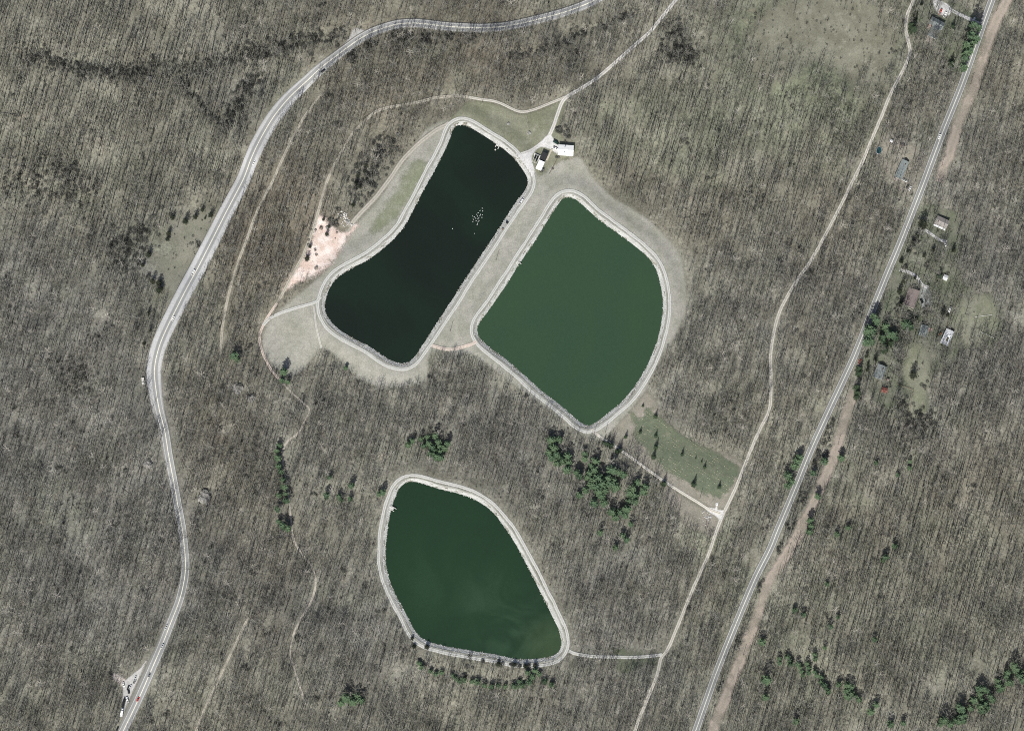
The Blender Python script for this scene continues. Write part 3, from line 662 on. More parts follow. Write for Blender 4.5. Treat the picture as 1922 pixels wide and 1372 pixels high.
def scatter(name, pts, rot, scl, idx, meshes, kind='stuff', label=None):
    """ONE stuff object: geometry nodes put the meshes on its points"""
    src = bpy.data.collections.new(name + '_source')
    for i, me in enumerate(meshes):
        so = bpy.data.objects.new('%s_%02d' % (name, i), me); src.objects.link(so)
    me = bpy.data.meshes.new(name); me.from_pydata([tuple(p) for p in pts], [], []); me.update()
    fattr(me, 'rotz', rot); fattr(me, 'scl', scl)
    a = me.attributes.new('pick', 'INT', 'POINT'); a.data.foreach_set('value', np.asarray(idx, np.int32))
    o = bpy.data.objects.new(name, me); COL.objects.link(o)
    g = bpy.data.node_groups.new(name + '_nodes', 'GeometryNodeTree')
    g.interface.new_socket('Geometry', in_out='INPUT', socket_type='NodeSocketGeometry'); g.interface.new_socket('Geometry', in_out='OUTPUT', socket_type='NodeSocketGeometry')
    N = g.nodes; Lk = g.links
    gi = N.new('NodeGroupInput'); go = N.new('NodeGroupOutput'); ip = N.new('GeometryNodeInstanceOnPoints')
    ci = N.new('GeometryNodeCollectionInfo'); ci.inputs['Collection'].default_value = src
    ci.inputs['Separate Children'].default_value = True; ci.inputs['Reset Children'].default_value = True
    def na(nm, dt):
        n = N.new('GeometryNodeInputNamedAttribute'); n.data_type = dt; n.inputs['Name'].default_value = nm; return n.outputs[0]
    cx = N.new('ShaderNodeCombineXYZ'); Lk.new(na('rotz', 'FLOAT'), cx.inputs[2])
    er = N.new('FunctionNodeEulerToRotation'); Lk.new(cx.outputs[0], er.inputs[0])
    Lk.new(gi.outputs[0], ip.inputs['Points']); Lk.new(ci.outputs[0], ip.inputs['Instance']); ip.inputs['Pick Instance'].default_value = True
    Lk.new(na('pick', 'INT'), ip.inputs['Instance Index']); Lk.new(er.outputs[0], ip.inputs['Rotation']); Lk.new(na('scl', 'FLOAT'), ip.inputs['Scale'])
    Lk.new(ip.outputs[0], go.inputs[0])
    md = o.modifiers.new('scatter', 'NODES'); md.node_group = g
    tag(o, kind=kind)
    if label: o['label'] = label
    return o

# ------------------------------------------------------------------ where trees may stand
OPEN = []     # (signed distance function, margin) of everything the woods keep clear of
LINES = [(catmull(DRIVE, 4), 3.2), (catmull(TRAIL_E, 4), 2.6), (cw[::2], 2.4), (catmull(TRAIL_2, 4), 2.4), (catmull(TRAIL_3, 4), 2.0),
         (ccy[::2], 5.2), (catmull(SPUR3, 4), 3.0), (catmull(PATH_F, 4), 2.6), (catmull(PATH_NW, 4), 3.5), (catmull(POWER, 4), 6.0), (catmull(POWER2, 4), 5.2),
         (catmull(DRIVE_N, 4), 2.6), (catmull(DRIVE_3, 4), 2.6), (catmull(DRIVE_4, 4), 2.6)]
POLYS = [PA(LAWN_DAM), PA(LAWN_N), PA(FIELD_PALE), PA([(1250,908),(1290,936),(1345,966),(1360,974),(1345,1010),(1318,1000),(1290,990),(1268,965),(1245,930)]),
         PA(DIRT), PA([(620,400),(640,394),(664,412),(650,440),(630,430)]), PA([(209,1261),(240,1270),(285,1220),(300,1228),(240,1350),(222,1350),(226,1290)]),
         PA([(1152,1216),(1242,1220),(1242,1242),(1180,1264),(1160,1262)]), PA([(1040,260),(1085,262),(1085,330),(990,330)])]
YARDS = [PA(YARD_E), PA(YARD_N), PA(YARD_2)]
def clearance(X):
    """metres from open ground (negative inside it)"""
    d = pond_d(X) - 9.3
    hd = pdist(X, hc[::2], False, 40); hyy = 686 - X[:, 1] / S
    d = np.minimum(d, hd - np.interp(hyy, HW_Y, np.maximum(HW_L, HW_R)) * S - .8)
    for pl, mg in LINES: d = np.minimum(d, pdist(X, pl, False, 40) - mg)
    for pg in POLYS: d = np.minimum(d, sdist(X, pg, 40))
    return d

SP = 3.85
cx_ = np.arange(-508, 508, SP); cy_ = np.arange(-372, 362, SP)
CX, CY = np.meshgrid(cx_, cy_); T = np.stack([CX.ravel(), CY.ravel()], 1) + rng.uniform(-SP*.48, SP*.48, (CX.size, 2))
tc = clearance(T); inyard = np.zeros(len(T), bool)
for y_ in YARDS: inyard |= inpoly(T, y_)
openyard = np.zeros(len(T), bool)
for pg in ([(1812,556),(1850,553),(1872,580),(1868,618),(1836,622),(1806,625),(1796,600)], [(1690,692),(1704,640),(1740,655),(1748,700),(1742,740),(1735,780),(1712,788),(1690,770)], [(1655,530),(1690,520),(1700,560),(1680,600),(1650,590)]): openyard |= inpoly(T, PA(pg))
dens = np.full(len(T), .74)
dens -= gauss(T, [(1500,80,110,.60),(1600,60,80,.55),(1430,60,60,.3),(1640,120,50,.3),(330,520,48,.75),(300,505,45,.7),(360,440,50,.6),(390,400,30,.5),(1250,230,110,.15),(230,200,230,.06),(680,330,45,.4),(640,370,40,.4),(1590,900,40,.2),(1310,1010,45,.5)])
dens += gauss(T, [(540,460,90,.15),(470,600,80,.1),(850,110,120,.12),(1850,700,150,.1),(850,780,100,.12)])
clump = np.zeros(len(T))
for kx, ky, ph in ((.05,.03,5),(-.035,.06,6),(.11,.05,1),(-.06,.12,2),(.16,-.13,3),(.03,.2,4)): clump += np.sin(kx*T[:,0]+ky*T[:,1]+ph)
dens *= np.clip(1 + .15 * clump, .35, 1.35)
keep = (tc > 0) & (rng.random(len(T)) < np.where(inyard, np.where(openyard, .05, .42), dens))
T = T[keep]; tc = tc[keep]; inyard = inyard[keep]
# houses keep their own footprint clear
HOUSES = [(1757,50,20),(1692,319,20),(1768,417,16),(1775,520,8),(1711,559,22),(1734,620,14),(1777,634,18),(1652,697,17),(1660,732,8),(1650,283,8),(1671,266,8)]
for u, v, r in HOUSES:
    c0 = P(u, v); k = np.hypot(T[:, 0]-c0[0], T[:, 1]-c0[1]) > (r * S * .8); T, tc, inyard = T[k], tc[k], inyard[k]
TZ = H(T)
slender = gauss(T, [(200,60,260,1.0),(300,220,200,.8),(60,250,150,.6),(1250,250,130,.8),(1150,300,100,.7),(1450,330,150,.7),(1700,1150,220,.6),(1800,900,200,.5),(540,420,90,.4)])
tw = rng.random(len(T)) < np.clip(slender, 0, .85)
t_idx = np.where(tw, rng.integers(0, 5, len(T)), 5 + rng.integers(0, 6, len(T)))
t_scl = np.clip(rng.normal(1.0, .2, len(T)), .5, 1.5); t_rot = rng.uniform(0, 6.28, len(T))
edge_d = np.minimum(sdist(T, PA(LAWN_DAM), 30), pond_d(T) - 9)
t_scl *= np.clip(.42 + .045 * edge_d, .42, 1)
bigk = rng.random(len(T)) < .16; t_idx = np.where(bigk & ~tw, rng.integers(11, 15, len(T)), t_idx); t_idx = np.where(inyard, rng.integers(8, 14, len(T)), t_idx); t_scl = np.where(inyard, t_scl * 1.1, t_scl)
SPECS = [(100+i, 18.5 + i*.8, .62, .85, .04, 1.12) for i in range(5)] + [(200+i, 14.5 + i*.9, 1.0, 1.1, .06, 1.0) for i in range(6)] + [(300+i, 16 + i, 1.25, 1.7, .06, 1.1) for i in range(3)] + [(310, 17, 1.0, 1.2, .05, .9)]
TREES = [bare_tree(*sp) for sp in SPECS]
BK = [M_WBARK if sp[0] == 310 else M_BARK for sp in SPECS]; TW = [M_WBARK if sp[0] == 310 else M_TWIG for sp in SPECS]
tree_meshes = [merged([(a, bk), (c_, tk)], 'forest_tree') for (a, c_), bk, tk in zip(TREES, BK, TW)]
trunk_meshes = [a.mesh('trunk', bk) for (a, _), bk in zip(TREES, BK)]; crown_meshes = [c_.mesh('crown', tk) for (_, c_), tk in zip(TREES, TW)]

# the 300 trees that stand clearest, at the edges of the open ground, are things of their own
score = np.where(inyard, -1, tc) + rng.uniform(0, 1.5, len(T)) - 1.2 * (t_scl - 1)
inframe = (np.abs(T[:, 0]) < 476) & (np.abs(T[:, 1]) < 338)
order = np.argsort(np.where(inframe, score, 1e6))
NEAR = order[:4000]
cell = {}; pick = []
for i in NEAR:                                    # spread them out
    key = (int(T[i, 0] // 13), int(T[i, 1] // 13))
    if cell.get(key, 0) >= (2 if inyard[i] else 1): continue
    cell[key] = cell.get(key, 0) + 1; pick.append(i)
    if len(pick) == 286: break
rest = np.ones(len(T), bool); rest[pick] = False

PLACES = [((950,640),'the east dam of the dark reservoir'),]
NEARBY = [('the highway', hc), ('the county road', ccy), ('the eastern gravel road', catmull(TRAIL_E, 8)), ('the winding wood track', cw[::4]),
          ('the straight wood track', catmull(TRAIL_2, 8)), ('the garage drive', catmull(DRIVE, 8)),
          ('the dark reservoir', PONDS[0]), ('the green reservoir', PONDS[1]), ('the southern reservoir', PONDS[2]), ('the seedling field', PA(FIELD_PALE)),
          ('the brown house', PA([(1711,559)])), ('the porch house', PA([(1768,417)])), ('the mobile home', PA([(1777,634)])), ('the grey roofed house', PA([(1652,697)])), ('the small grey shed', PA([(1775,520)])), ('the teal house', PA([(1734,620)])), ('the paddock rails', PA([(1850,610)])), ('the fenced lawn', PA([(1700,725),(1712,690)])), ('the pink dirt patch', PA(DIRT)), ('the northern power cut', catmull(POWER, 8)), ('the southern power cut', catmull(POWER2, 8)), ('the northern yard', PA(YARD_N))]
def nearest_place(x, y):
    q = np.array([x, y]); best = None
    for nm_, pl in NEARBY:
        k = np.argmin(np.hypot(pl[:, 0]-x, pl[:, 1]-y)); d = math.hypot(pl[k, 0]-x, pl[k, 1]-y)
        if best is None or d < best[0]: best = (d, nm_, pl[k])
    dx, dy = x - best[2][0], y - best[2][1]
    side = ('east' if dx > 0 else 'west') if abs(dx) > abs(dy) else ('north' if dy > 0 else 'south')
    return best[1], side
def part(name, me, parent):
    o = bpy.data.objects.new(name, me); COL.objects.link(o); o.parent = parent; return o
def place_bare(x, y, z, k, rot, scl, label, group):
    t = empty('bare_tree', (x, y, z), rot, label, 'tree', group); t.scale = (scl, scl, scl)
    part('trunk', trunk_meshes[k], t); part('crown', crown_meshes[k], t); return t
def ordinal(n):
    names = ['first','second','third','fourth','fifth','sixth','seventh','eighth','ninth','tenth','eleventh','twelfth','thirteenth','fourteenth','fifteenth','sixteenth','seventeenth','eighteenth','nineteenth','twentieth']
    return names[n] if n < 20 else '%dth' % (n + 1)
third = lambda v: 'northern' if v < 457 else ('middle' if v < 915 else 'southern')
labs = {}
for i in pick:
    x, y = T[i]; pl, sd = nearest_place(x, y)
    form = 'slim bare tree' if t_idx[i] < 5 else ('pale bare tree' if t_idx[i] == 14 else 'broad bare tree')
    size = 'tall ' if t_scl[i] > 1.12 else ('small ' if t_scl[i] < .85 else '')
    labs.setdefault('%s%s %s of %s, %s part' % (size, form, sd, pl, third(686 - y / S)), []).append(i)
for lab, ids in labs.items():
    ids.sort(key=lambda i: -T[i, 1])
    for n, i in enumerate(ids):
        full = lab if len(ids) == 1 else lab + (', %s from the north' % (ordinal(n)) if n else ', northernmost')
        place_bare(T[i, 0], T[i, 1], TZ[i], int(t_idx[i]), t_rot[i], float(t_scl[i]), full, 'bare trees at the edges of the clearings and roads')
LONE = [(1717,690,1.0,9,'bare spreading tree alone in the fenced lawn behind the southern house'),(1050,246,.8,12,'dense dark bare tree beside the drive, north of the white roofed garage'),
        (1063,255,.85,12,'dense dark bare tree just north of the white roofed garage'),(1757,592,1.25,10,'tall spreading bare tree on the lawn between the brown house and the fence'),
        (1760,575,1.1,9,'bare tree at the north end of the row beside the brown roofed house'),(1690,585,1.0,10,'pale bare tree overhanging the brown roofed house'),
        (1648,716,.9,10,'grey bare tree in front of the grey roofed house near the red shed'),(1280,990,.95,10,'bare fan shaped tree south of the field path'),
        (1325,1000,.9,9,'bare fan shaped tree beside the rubble patch at the gravel junction'),(1642,300,1.0,8,'bare tree beside the oval pool'),(1738,632,.9,9,'bare tree beside the small teal roofed house'),
        (1755,650,.8,10,'bare tree between the teal roofed house and the mobile home'),(1780,395,1.0,9,'white trunked bare tree behind the house with the white porch'),(905,192,.8,7,'bare tree on the north lawn by the curved track')]
for u, v, s, k, lab in LONE:
    x, y = P(u, v); place_bare(x, y, h1(x, y), k, random.uniform(0, 6), s, lab, 'lone bare trees on the lawns')

# ---- undergrowth, laurel, brush, stones
def in_frame_pts(n): return np.stack([rng.uniform(-505, 505, n), rng.uniform(-370, 362, n)], 1)
U = in_frame_pts(15000); uc = clearance(U); yy = np.zeros(len(U), bool)
for y_ in YARDS: yy |= inpoly(U, y_)
md = inpoly(U, PA(MEADOW))
k = (uc > .4) & (~yy | (rng.random(len(U)) < .12)) & (rng.random(len(U)) < np.where(md, 1.0, .8)); U = U[k]
scatter('undergrowth', np.concatenate([U, H(U)[:, None]], 1), rng.uniform(0, 6.28, len(U)), np.clip(rng.normal(.85, .3, len(U)), .3, 1.8), rng.integers(0, 5, len(U)),
        [twig_bush(400+i, 1.3, 1.6 + .3*i).mesh('brush', M_TWIG) for i in range(4)] + [bush(410, 1.1, 1.2, 60, .22).mesh('brush', M_LAUREL)])
def along(pl, n, sig):
    k = rng.integers(0, len(pl), n); return pl[k] + rng.normal(0, sig, (n, 2))
Lr = np.concatenate([along(catmull(RAV1, 2)[8:], 260, 8.0), along(catmull(RAV1[1:8], 2), 200, 4.2), along(catmull(RAV1[-6:], 2), 190, 5.0), along(catmull(RAV2, 2), 60, 2.0), along(catmull(RAV3, 2), 120, 1.8),
     along(PA([(430,225),(445,195),(460,165),(475,150)]), 160, 5), along(PA([(225,470),(240,455),(262,440),(235,490),(270,430)]), 220, 7), along(PA([(1270,60),(1282,85),(1262,100),(1290,105)]), 200, 6),
     along(PA([(690,78),(740,66),(760,72),(800,70),(840,64),(880,68),(660,100)]), 330, 4), along(PA([(30,330),(90,320),(60,350),(120,340),(150,360)]), 220, 11),  # added roadside shrubs stand in for the shaded slope below the highway
     along(PA([(135,690),(140,715),(150,700)]), 90, 8), along(PA([(690,310),(685,340),(680,360),(715,300),(720,270)]), 160, 7), along(PA([(1560,790),(1548,820),(1536,850),(1500,930),(1480,985),(1462,1030),(1430,1100),(1390,1195),(1350,1290)]), 240, 4), along(PA([(1690,765),(1700,790),(1720,795),(1740,790)]), 150, 6)])
cl_ = in_frame_pts(260); Lr = np.concatenate([Lr] + [c_ + rng.normal(0, 2.2, (int(rng.integers(1, 6)), 2)) for c_ in cl_])
lc = clearance(Lr); Lr = np.concatenate([Lr[lc > .5], along(PA([(1050,247),(1051,243)]), 16, 1.6), along(PA([(1063,257),(1064,251)]), 18, 1.8), along(PA([(1018,320),(1038,318),(1046,296)]), 5, .8),
     along(PA([(600,430),(612,432),(605,445),(588,470),(622,450),(580,490),(596,486),(634,442),(570,505)]), 15, 4.5), along(PA([(640,405),(632,412),(626,420)]), 14, 3.5),
     along(PA([(960,1246),(975,1249),(992,1250),(940,1245),(905,1238),(880,1232)]), 26, 1.2), along(PA([(1712,470),(1722,455),(1700,500),(1742,495),(1690,560),(1688,575),(1682,590),(1745,585),(1752,575),(1640,690),(1664,720),(1672,700)]), 60, 2.4)])
scatter('laurel_thicket', np.concatenate([Lr, H(Lr)[:, None]], 1), rng.uniform(0, 6.28, len(Lr)), np.clip(rng.normal(1.0, .3, len(Lr)), .4, 1.9), rng.integers(0, 4, len(Lr)),
        [bush(420+i, 1.5, 1.7, 110, .26).mesh('laurel', M_LAUREL) for i in range(4)])
M_STONE = simple('pale_limestone', (.52,.51,.49), .9, .2, .25, .8)
stones = [MB().blob((0,0,.1), .5, 500+i, (6,4), .6, .3).mesh('stone', M_STONE) for i in range(5)]
SPt = []
for pc in PONDS:
    t = np.roll(pc, -1, 0) - np.roll(pc, 1, 0); t /= np.linalg.norm(t, axis=1)[:, None]; nrm = np.stack([t[:, 1], -t[:, 0]], 1)
    if 0.5 * np.sum(pc[:, 0]*np.roll(pc[:, 1], -1) - np.roll(pc[:, 0], -1)*pc[:, 1]) < 0: nrm = -nrm
    n = len(pc) * 9; k = rng.integers(0, len(pc), n); d = rng.uniform(-.6, 3.1, n)
    X = pc[k] + nrm[k] * d[:, None] + t[k] * rng.uniform(-1, 1, n)[:, None]
    SPt.append(np.concatenate([X, (-1.6 + d * .47)[:, None]], 1))
SPt = np.concatenate(SPt)
scatter('riprap', SPt, rng.uniform(0, 6.28, len(SPt)), np.clip(rng.normal(.5, .2, len(SPt)), .2, 1.1), rng.integers(0, 5, len(SPt)), stones)
rb = along(PA([(640,402),(644,408),(648,414),(652,418),(655,422),(646,404),(1326,966),(1330,970),(1324,972)]), 150, 2.0)
scatter('rubble', np.concatenate([rb, H(rb)[:, None] + .25], 1), rng.uniform(0, 6.28, len(rb)), np.clip(rng.normal(.7, .5, len(rb)), .3, 2.4), rng.integers(0, 5, len(rb)), stones)

# ------------------------------------------------------------------ evergreens, one by one
CON = {}; CONPOS = []
for kind, mt, specs in (('pine', M_PINE, [(600+i, 9.6, 3.0) for i in range(6)]), ('spruce', M_SPRUCE, [(620+i, 9.0, 2.4) for i in range(4)]), ('juniper', M_JUNIPER, [(640+i, 6.0, 1.5) for i in range(3)])):
    CON[kind] = []
    for sp in specs:
        tr, cr = conifer(*sp, kind); CON[kind].append((tr.mesh('trunk', M_BARK), cr.mesh('crown', mt), sp[1], sp[2]))
def grove(kind, pts, desc, where, group, dia=9.5, hk=1.0, axis='x'):
    pts = sorted(pts, key=lambda q: q[0] if axis == 'x' else q[1])
    for n, q in enumerate(pts):
        u, v = q[0], q[1]; d = (q[2] if len(q) > 2 else dia * random.uniform(.85, 1.2)) * S * (1.42 if kind == 'pine' else (1.3 if 'western slope' in (group or '') else 1.12))
        tm, cm, h0, r0 = random.choice(CON[kind])
        x, y = P(u, v); CONPOS.append((x, y, d / 2)); sx = d / 2 / r0; sz = sx * hk * random.uniform(.92, 1.1)
        if len(pts) == 1: lab = '%s %s' % (desc, where)
        else:
            e = ('western' if axis == 'x' else 'northern') + 'most'
            f_ = 'west' if axis == 'x' else 'north'
            lab = ('%s %s, %s from the %s' % (desc, where, ordinal(n), f_)) if n else '%s %s, the %s' % (desc, where, e)
        t = empty(kind + '_tree' if kind != 'juniper' else 'juniper', (x, y, h1(x, y)), random.uniform(0, 6.28), lab, 'tree', group)
        t.scale = (sx, sx, sz); part('trunk', tm, t); part('crown', cm, t)
grove('pine', [(774,828),(766,836),(789.6,824),(796,837),(802.6,820),(805,833.5),(811.7,841),(817,818),(823,829.6),(826,838),(835,842),(840,833.5),(826,848),(815.6,846.5),(808,852),(818,858),(827,860)],
      'round green pine', 'in the clump north of the southern reservoir', 'pines north of the southern reservoir', 9.5)
grove('pine', [(1033.5,826.7),(1050,825.6),(1033.5,839),(1041,842),(1030,850),(1043,854),(1050,860),(1035.6,860),(1046,870),(1065,857),(1067,869),(1064,883),(1055,866)],
      'green pine', 'in the clump below the green reservoir', 'pines below the green reservoir', 11)
grove('pine', [(1097,851.7),(1098,862),(1117,866),(1109.6,874.6),(1114,882),(1106.5,889),(1102,896),(1087,894),(1082,887)], 'slim green pine', 'beside the sandy gap in the pine wood', 'pines beside the sandy gap', 10)
grove('pine', [(1114,903),(1122,898),(1110,911),(1120,914),(1130.5,909),(1140,898.6),(1145,909),(1153,903),(1134,921),(1124,924),(1154,915),(1128,932),(1087,930),(1099,921),(1147,883),(1160,887),(1170,892)],
      'dense green pine', 'in the big wood south of the field path', 'pines of the big pine wood', 12)
grove('pine', [(1186,918),(1181,925),(1191,930),(1210,914),(1207,923),(1196,905),(1181,941),(1191,942),(1186,935),(1134,944),(1114,945),(1163,961),(1176,956),(1147,961),(1155,971),(1173,967)],
      'green pine', 'at the south-east fringe of the big pine wood', 'pines at the fringe of the big wood', 11)
grove('pine', [(1126.5,1000),(1168,1005),(1176,1013),(1184,984),(1155,1028)], 'small scattered pine', 'in bare woods east of the southern reservoir', 'scattered pines east of the southern reservoir', 9)
grove('spruce', [(1133,832),(1140,834),(1147,837),(1163,845),(1158,848)], 'dark pointed spruce', 'by the start of the field path', 'spruces by the field path', 9, 1.25)
grove('spruce', [(1206.6,762,4.5),(1230.5,782,8),(1202,811,6.5),(1174.6,820,7),(1231,818,6.5),(1231,840,8.5),(1226.6,858,8.5),(1280.5,853,6.5),(1306,860,3),(1317,867,3.5),(1322.6,877,6),(1302,910,10),(1349.5,914,7.5),(1246,908,11)],
      'cone shaped spruce', 'standing alone in the field of seedling rows', 'spruces in the seedling field', 7, 1.0)
grove('pine', [(787,1244),(792,1252),(808,1259.5),(818,1265),(828.6,1262),(849.4,1267),(854.6,1272.6),(862.4,1278),(870,1275),(886,1278),(896,1280),(909,1285.6),(922,1288),(935,1285.6),(948,1288),(966,1288),(977,1287),(965,1288)],
      'small green pine', 'in the planted row below the southern reservoir', 'pines below the southern reservoir', 7.5, .75)
grove('pine', [(983.4,1285.6),(999,1270),(1012,1265),(994,1280),(1022,1278),(1035,1285),(1004,1258),(975,1279),(990,1262)], 'small green pine', 'under the south-east bank of the southern reservoir', 'pines under the south-east bank', 8, .75)
grove('juniper', [(986,1250,8),(1004,1248,7),(965,1247,7),(935,1246,8),(774,1198,6),(777,1213,7),(801,1214,8)], 'dark evergreen shrub', 'on the south bank of the southern reservoir', 'shrubs on the south bank', 7, .55)
grove('pine', [(524,836),(520,846.5),(521.6,859.5),(523,875),(527,885.5),(531,901),(534.6,914),(537,927),(538,940),(524,930),(522,956),(524,979),(532,987),(541,992)], 'dark green pine', 'in the file along the winding woodland track', 'pines along the woodland track', 9, axis='y')
grove('pine', [(532,698,11),(540,717,7),(529,714,8),(649,691,6)], 'dark pine', 'at the south-west lawn edge of the dark reservoir', 'pines at the south-west lawn edge', 8)
grove('pine', [(659.5,911.5),(636,932),(641,938),(657,936),(619,896),(613,930),(719,924.5),(711.5,928)], 'small green pine', 'scattered in woods west of the southern reservoir', 'pines west of the southern reservoir', 8)
grove('pine', [(649,1309),(662,1317),(678,1314),(641,1319),(668,1306)], 'shaded green pine', 'in the dark clump at the bottom edge', 'pines in the bottom clump', 12)
grove('pine', [(1495,867),(1500,859),(1491,875),(1477,893),(1484,904),(1478,912)], 'green pine', 'on the west edge of the county road', 'pines west of the county road', 11)
grove('pine', [(1526,888),(1534,932),(1519.6,976.6),(1521,988),(1518,998),(1578,860),(1547,866)], 'green pine', 'along the southern power line cut', 'pines along the power line cut', 10)
grove('pine', [(1644,869),(1707,866),(1707,878),(1685,891),(1591,990),(1570,1003),(1679,1025),(1661,1046),(1656,1052),(1552,1096),(1572,1157),(1557,1176),(1492,1145),(1508,1153),(1548,1215),(1640,1200)],
      'lone green pine', 'in the bare woods east of the county road', 'scattered pines in the eastern woods', 7.5, .85)
grove('pine', [(1463,1236),(1464,1244),(1478,1233),(1482,1240),(1484,1247),(1498,1246),(1502.5,1253),(1505,1260),(1507.5,1267),(1515,1245),(1517.5,1253),(1518,1262),(1528,1228),(1530,1236),(1529,1260),(1533,1267),(1542,1271),(1541,1279),(1546,1285),(1550,1292),(1554,1297)],
      'bright green pine', 'in the diagonal belt of the south-east woods', 'pines of the diagonal belt', 7.5)
grove('pine', [(1573,1284),(1589,1286),(1596,1289),(1588,1296),(1595,1301),(1602,1306),(1590,1307),(1611,1312),(1643,1322),(1633,1335),(1669,1358),(1693,1356),(1493,1353)], 'light green pine', 'at the low end of the diagonal belt', 'pines at the end of the belt', 9)
grove('pine', [(1438,1275,15),(1430,1205,11),(1437,1309,10)], 'broad dark pine', 'just east of the southern power line cut', 'pines beside the lower power cut', 12, axis='y')
grove('pine', [(1901,1249),(1905,1256),(1890,1262),(1889,1270),(1892,1280),(1897,1282),(1916,1268),(1919,1260),(1910,1268),(1919,1275),(1872,1277),(1873,1286),(1876,1294),(1880,1291)], 'tall green pine', 'in the pine belt at the right edge', 'pines at the right edge', 9.5, 1.15)
grove('pine', [(1845,1292),(1851,1296),(1837,1292),(1838,1302),(1841,1312),(1858,1306),(1862,1312),(1849,1320),(1852,1327),(1838,1325),(1840,1333),(1848,1334),(1825,1313),(1820,1328)], 'green pine', 'in the middle of the south-east pine belt', 'pines of the bottom right belt', 9.5, 1.15)
grove('pine', [(1796,1323),(1801,1328),(1804,1335),(1808,1342),(1801,1344),(1806,1351),(1797,1353),(1790,1351),(1780,1358),(1765,1351),(1762,1358),(1769,1350)], 'green pine', 'at the west end of the south-east pine belt', 'pines at the end of the bottom right belt', 10, 1.15)
grove('pine', [(1820,71,13),(1827,79,13),(1816,78,12),(1811,92,13),(1816,100,12),(1809,106,12),(1819,87,12),(1824,55,13),(1831,58,12),(1807,116,11),(1806,131,12)], 'tall dark green pine', 'beside the northern end of the county road', 'pines by the county road in the north', 12, 1.5, axis='y')
grove('spruce', [(1784,122,14),(1788,52,10),(1713,58,15),(1711,49,11)], 'big dark spruce', 'in the yard of the northern house', 'spruces in the northern yard', 12, 1.0)
grove('juniper', [(1723.7,8),(1720,14),(1717.5,22),(1715.4,29),(1713.7,37),(1729.6,9),(1723.7,21),(1721,28.5),(1719.6,37)], 'small dark clipped shrub', 'in the double row by the northern house', 'shrubs in the double row', 4.2, .7, axis='y')
grove('pine', [(1640,596),(1643,603),(1630,617),(1626,624),(1634,623),(1628,634),(1636,632),(1625,643),(1634,642)], 'tall dark pine', 'at the roadside north of the grey roofed house', 'pines at the roadside by the houses', 11, 1.2, axis='y')
grove('pine', [(1661,614),(1664,622),(1668,628),(1676,629),(1680,635),(1697,605),(1700,611),(1707,614),(1655,634),(1657,640)], 'bluish green pine', 'between the road and the brown roofed house', 'pines by the brown house', 11)
grove('spruce', [(1658,650),(1661,658),(1656,656),(1673,644)], 'dense spruce', 'in the group north of the grey roofed house', 'spruces north of the grey house', 12, 1.1)
grove('spruce', [(1612.5,693,13),(1612,702,12),(1608,727,12),(1609,738,12),(1607,746,10)], 'tall dark spruce', 'in the hedge before the grey roofed house', 'spruces of the roadside hedge', 12, 1.3, axis='y')
grove('juniper', [(1626.6,668,7),(1643,676,8),(1630,684,5),(1629,694,6),(1690,667,5),(1713,705,13)], 'round dark shrub', 'on the lawn around the grey roofed house', 'shrubs around the grey house', 7, .9)
grove('juniper', [(1689,547,9),(1698,527,8),(1690,572,8),(1726,534,6),(1719,521,5.5),(1720,598,7),(1770,588,9),(1779,592,6),(1692,490,7),(1714,455,8),(1706,472,8),(1722,440,7),(1752,470,7),(1790,470,7),(1735,480,6)], 'rounded green shrub', 'among the yards of the roadside houses', 'shrubs among the house yards', 7, .8, axis='y')
grove('spruce', [(1763,520,13)], 'bright green spruce', 'beside the small grey shed', None, 13, 1.1)
grove('juniper', [(1731,423,15)], 'large dark evergreen', 'at the roadside before the house with the white porch', None, 15, .9)
grove('juniper', [(325,410,6.5),(348.6,417,8.5),(367,408,7),(380,395,5.5),(396,405,7),(385,410,3),(317,440,6.5),(315,450,6),(280,480,8),(269,499,5.5),(287.5,530,7.5),(299,533,7.5),(299,547,8.5),(304,543,6),(280,590,6),(283.6,621,4.5),(272,646,5.5)],
      'dark oval juniper', 'on the clear slope west of the highway', 'junipers on the western slope', 6.5, .95)
grove('pine', [(440,668,12),(446,676,9)], 'green pine', 'below the straight woodland track', 'pines below the straight track', 10)
grove('juniper', [(687,310,6),(684,322,6),(672,330,6),(668,345,7),(688,336,5),(676,352,6),(711,298,6),(663,385,7),(607,412,5),(617,425,5),(613,440,6),(576,487,8),(582,463,5)], 'dark cedar', 'on the scrubby slope around the pink dirt patch', 'cedars around the dirt patch', 6, 1.0, axis='y')

for x_, y_, r_c in CONPOS: rest &= np.hypot(T[:, 0] - x_, T[:, 1] - y_) > r_c + .6
scatter('forest', np.concatenate([T[rest], TZ[rest][:, None]], 1), t_rot[rest], t_scl[rest], t_idx[rest], tree_meshes)

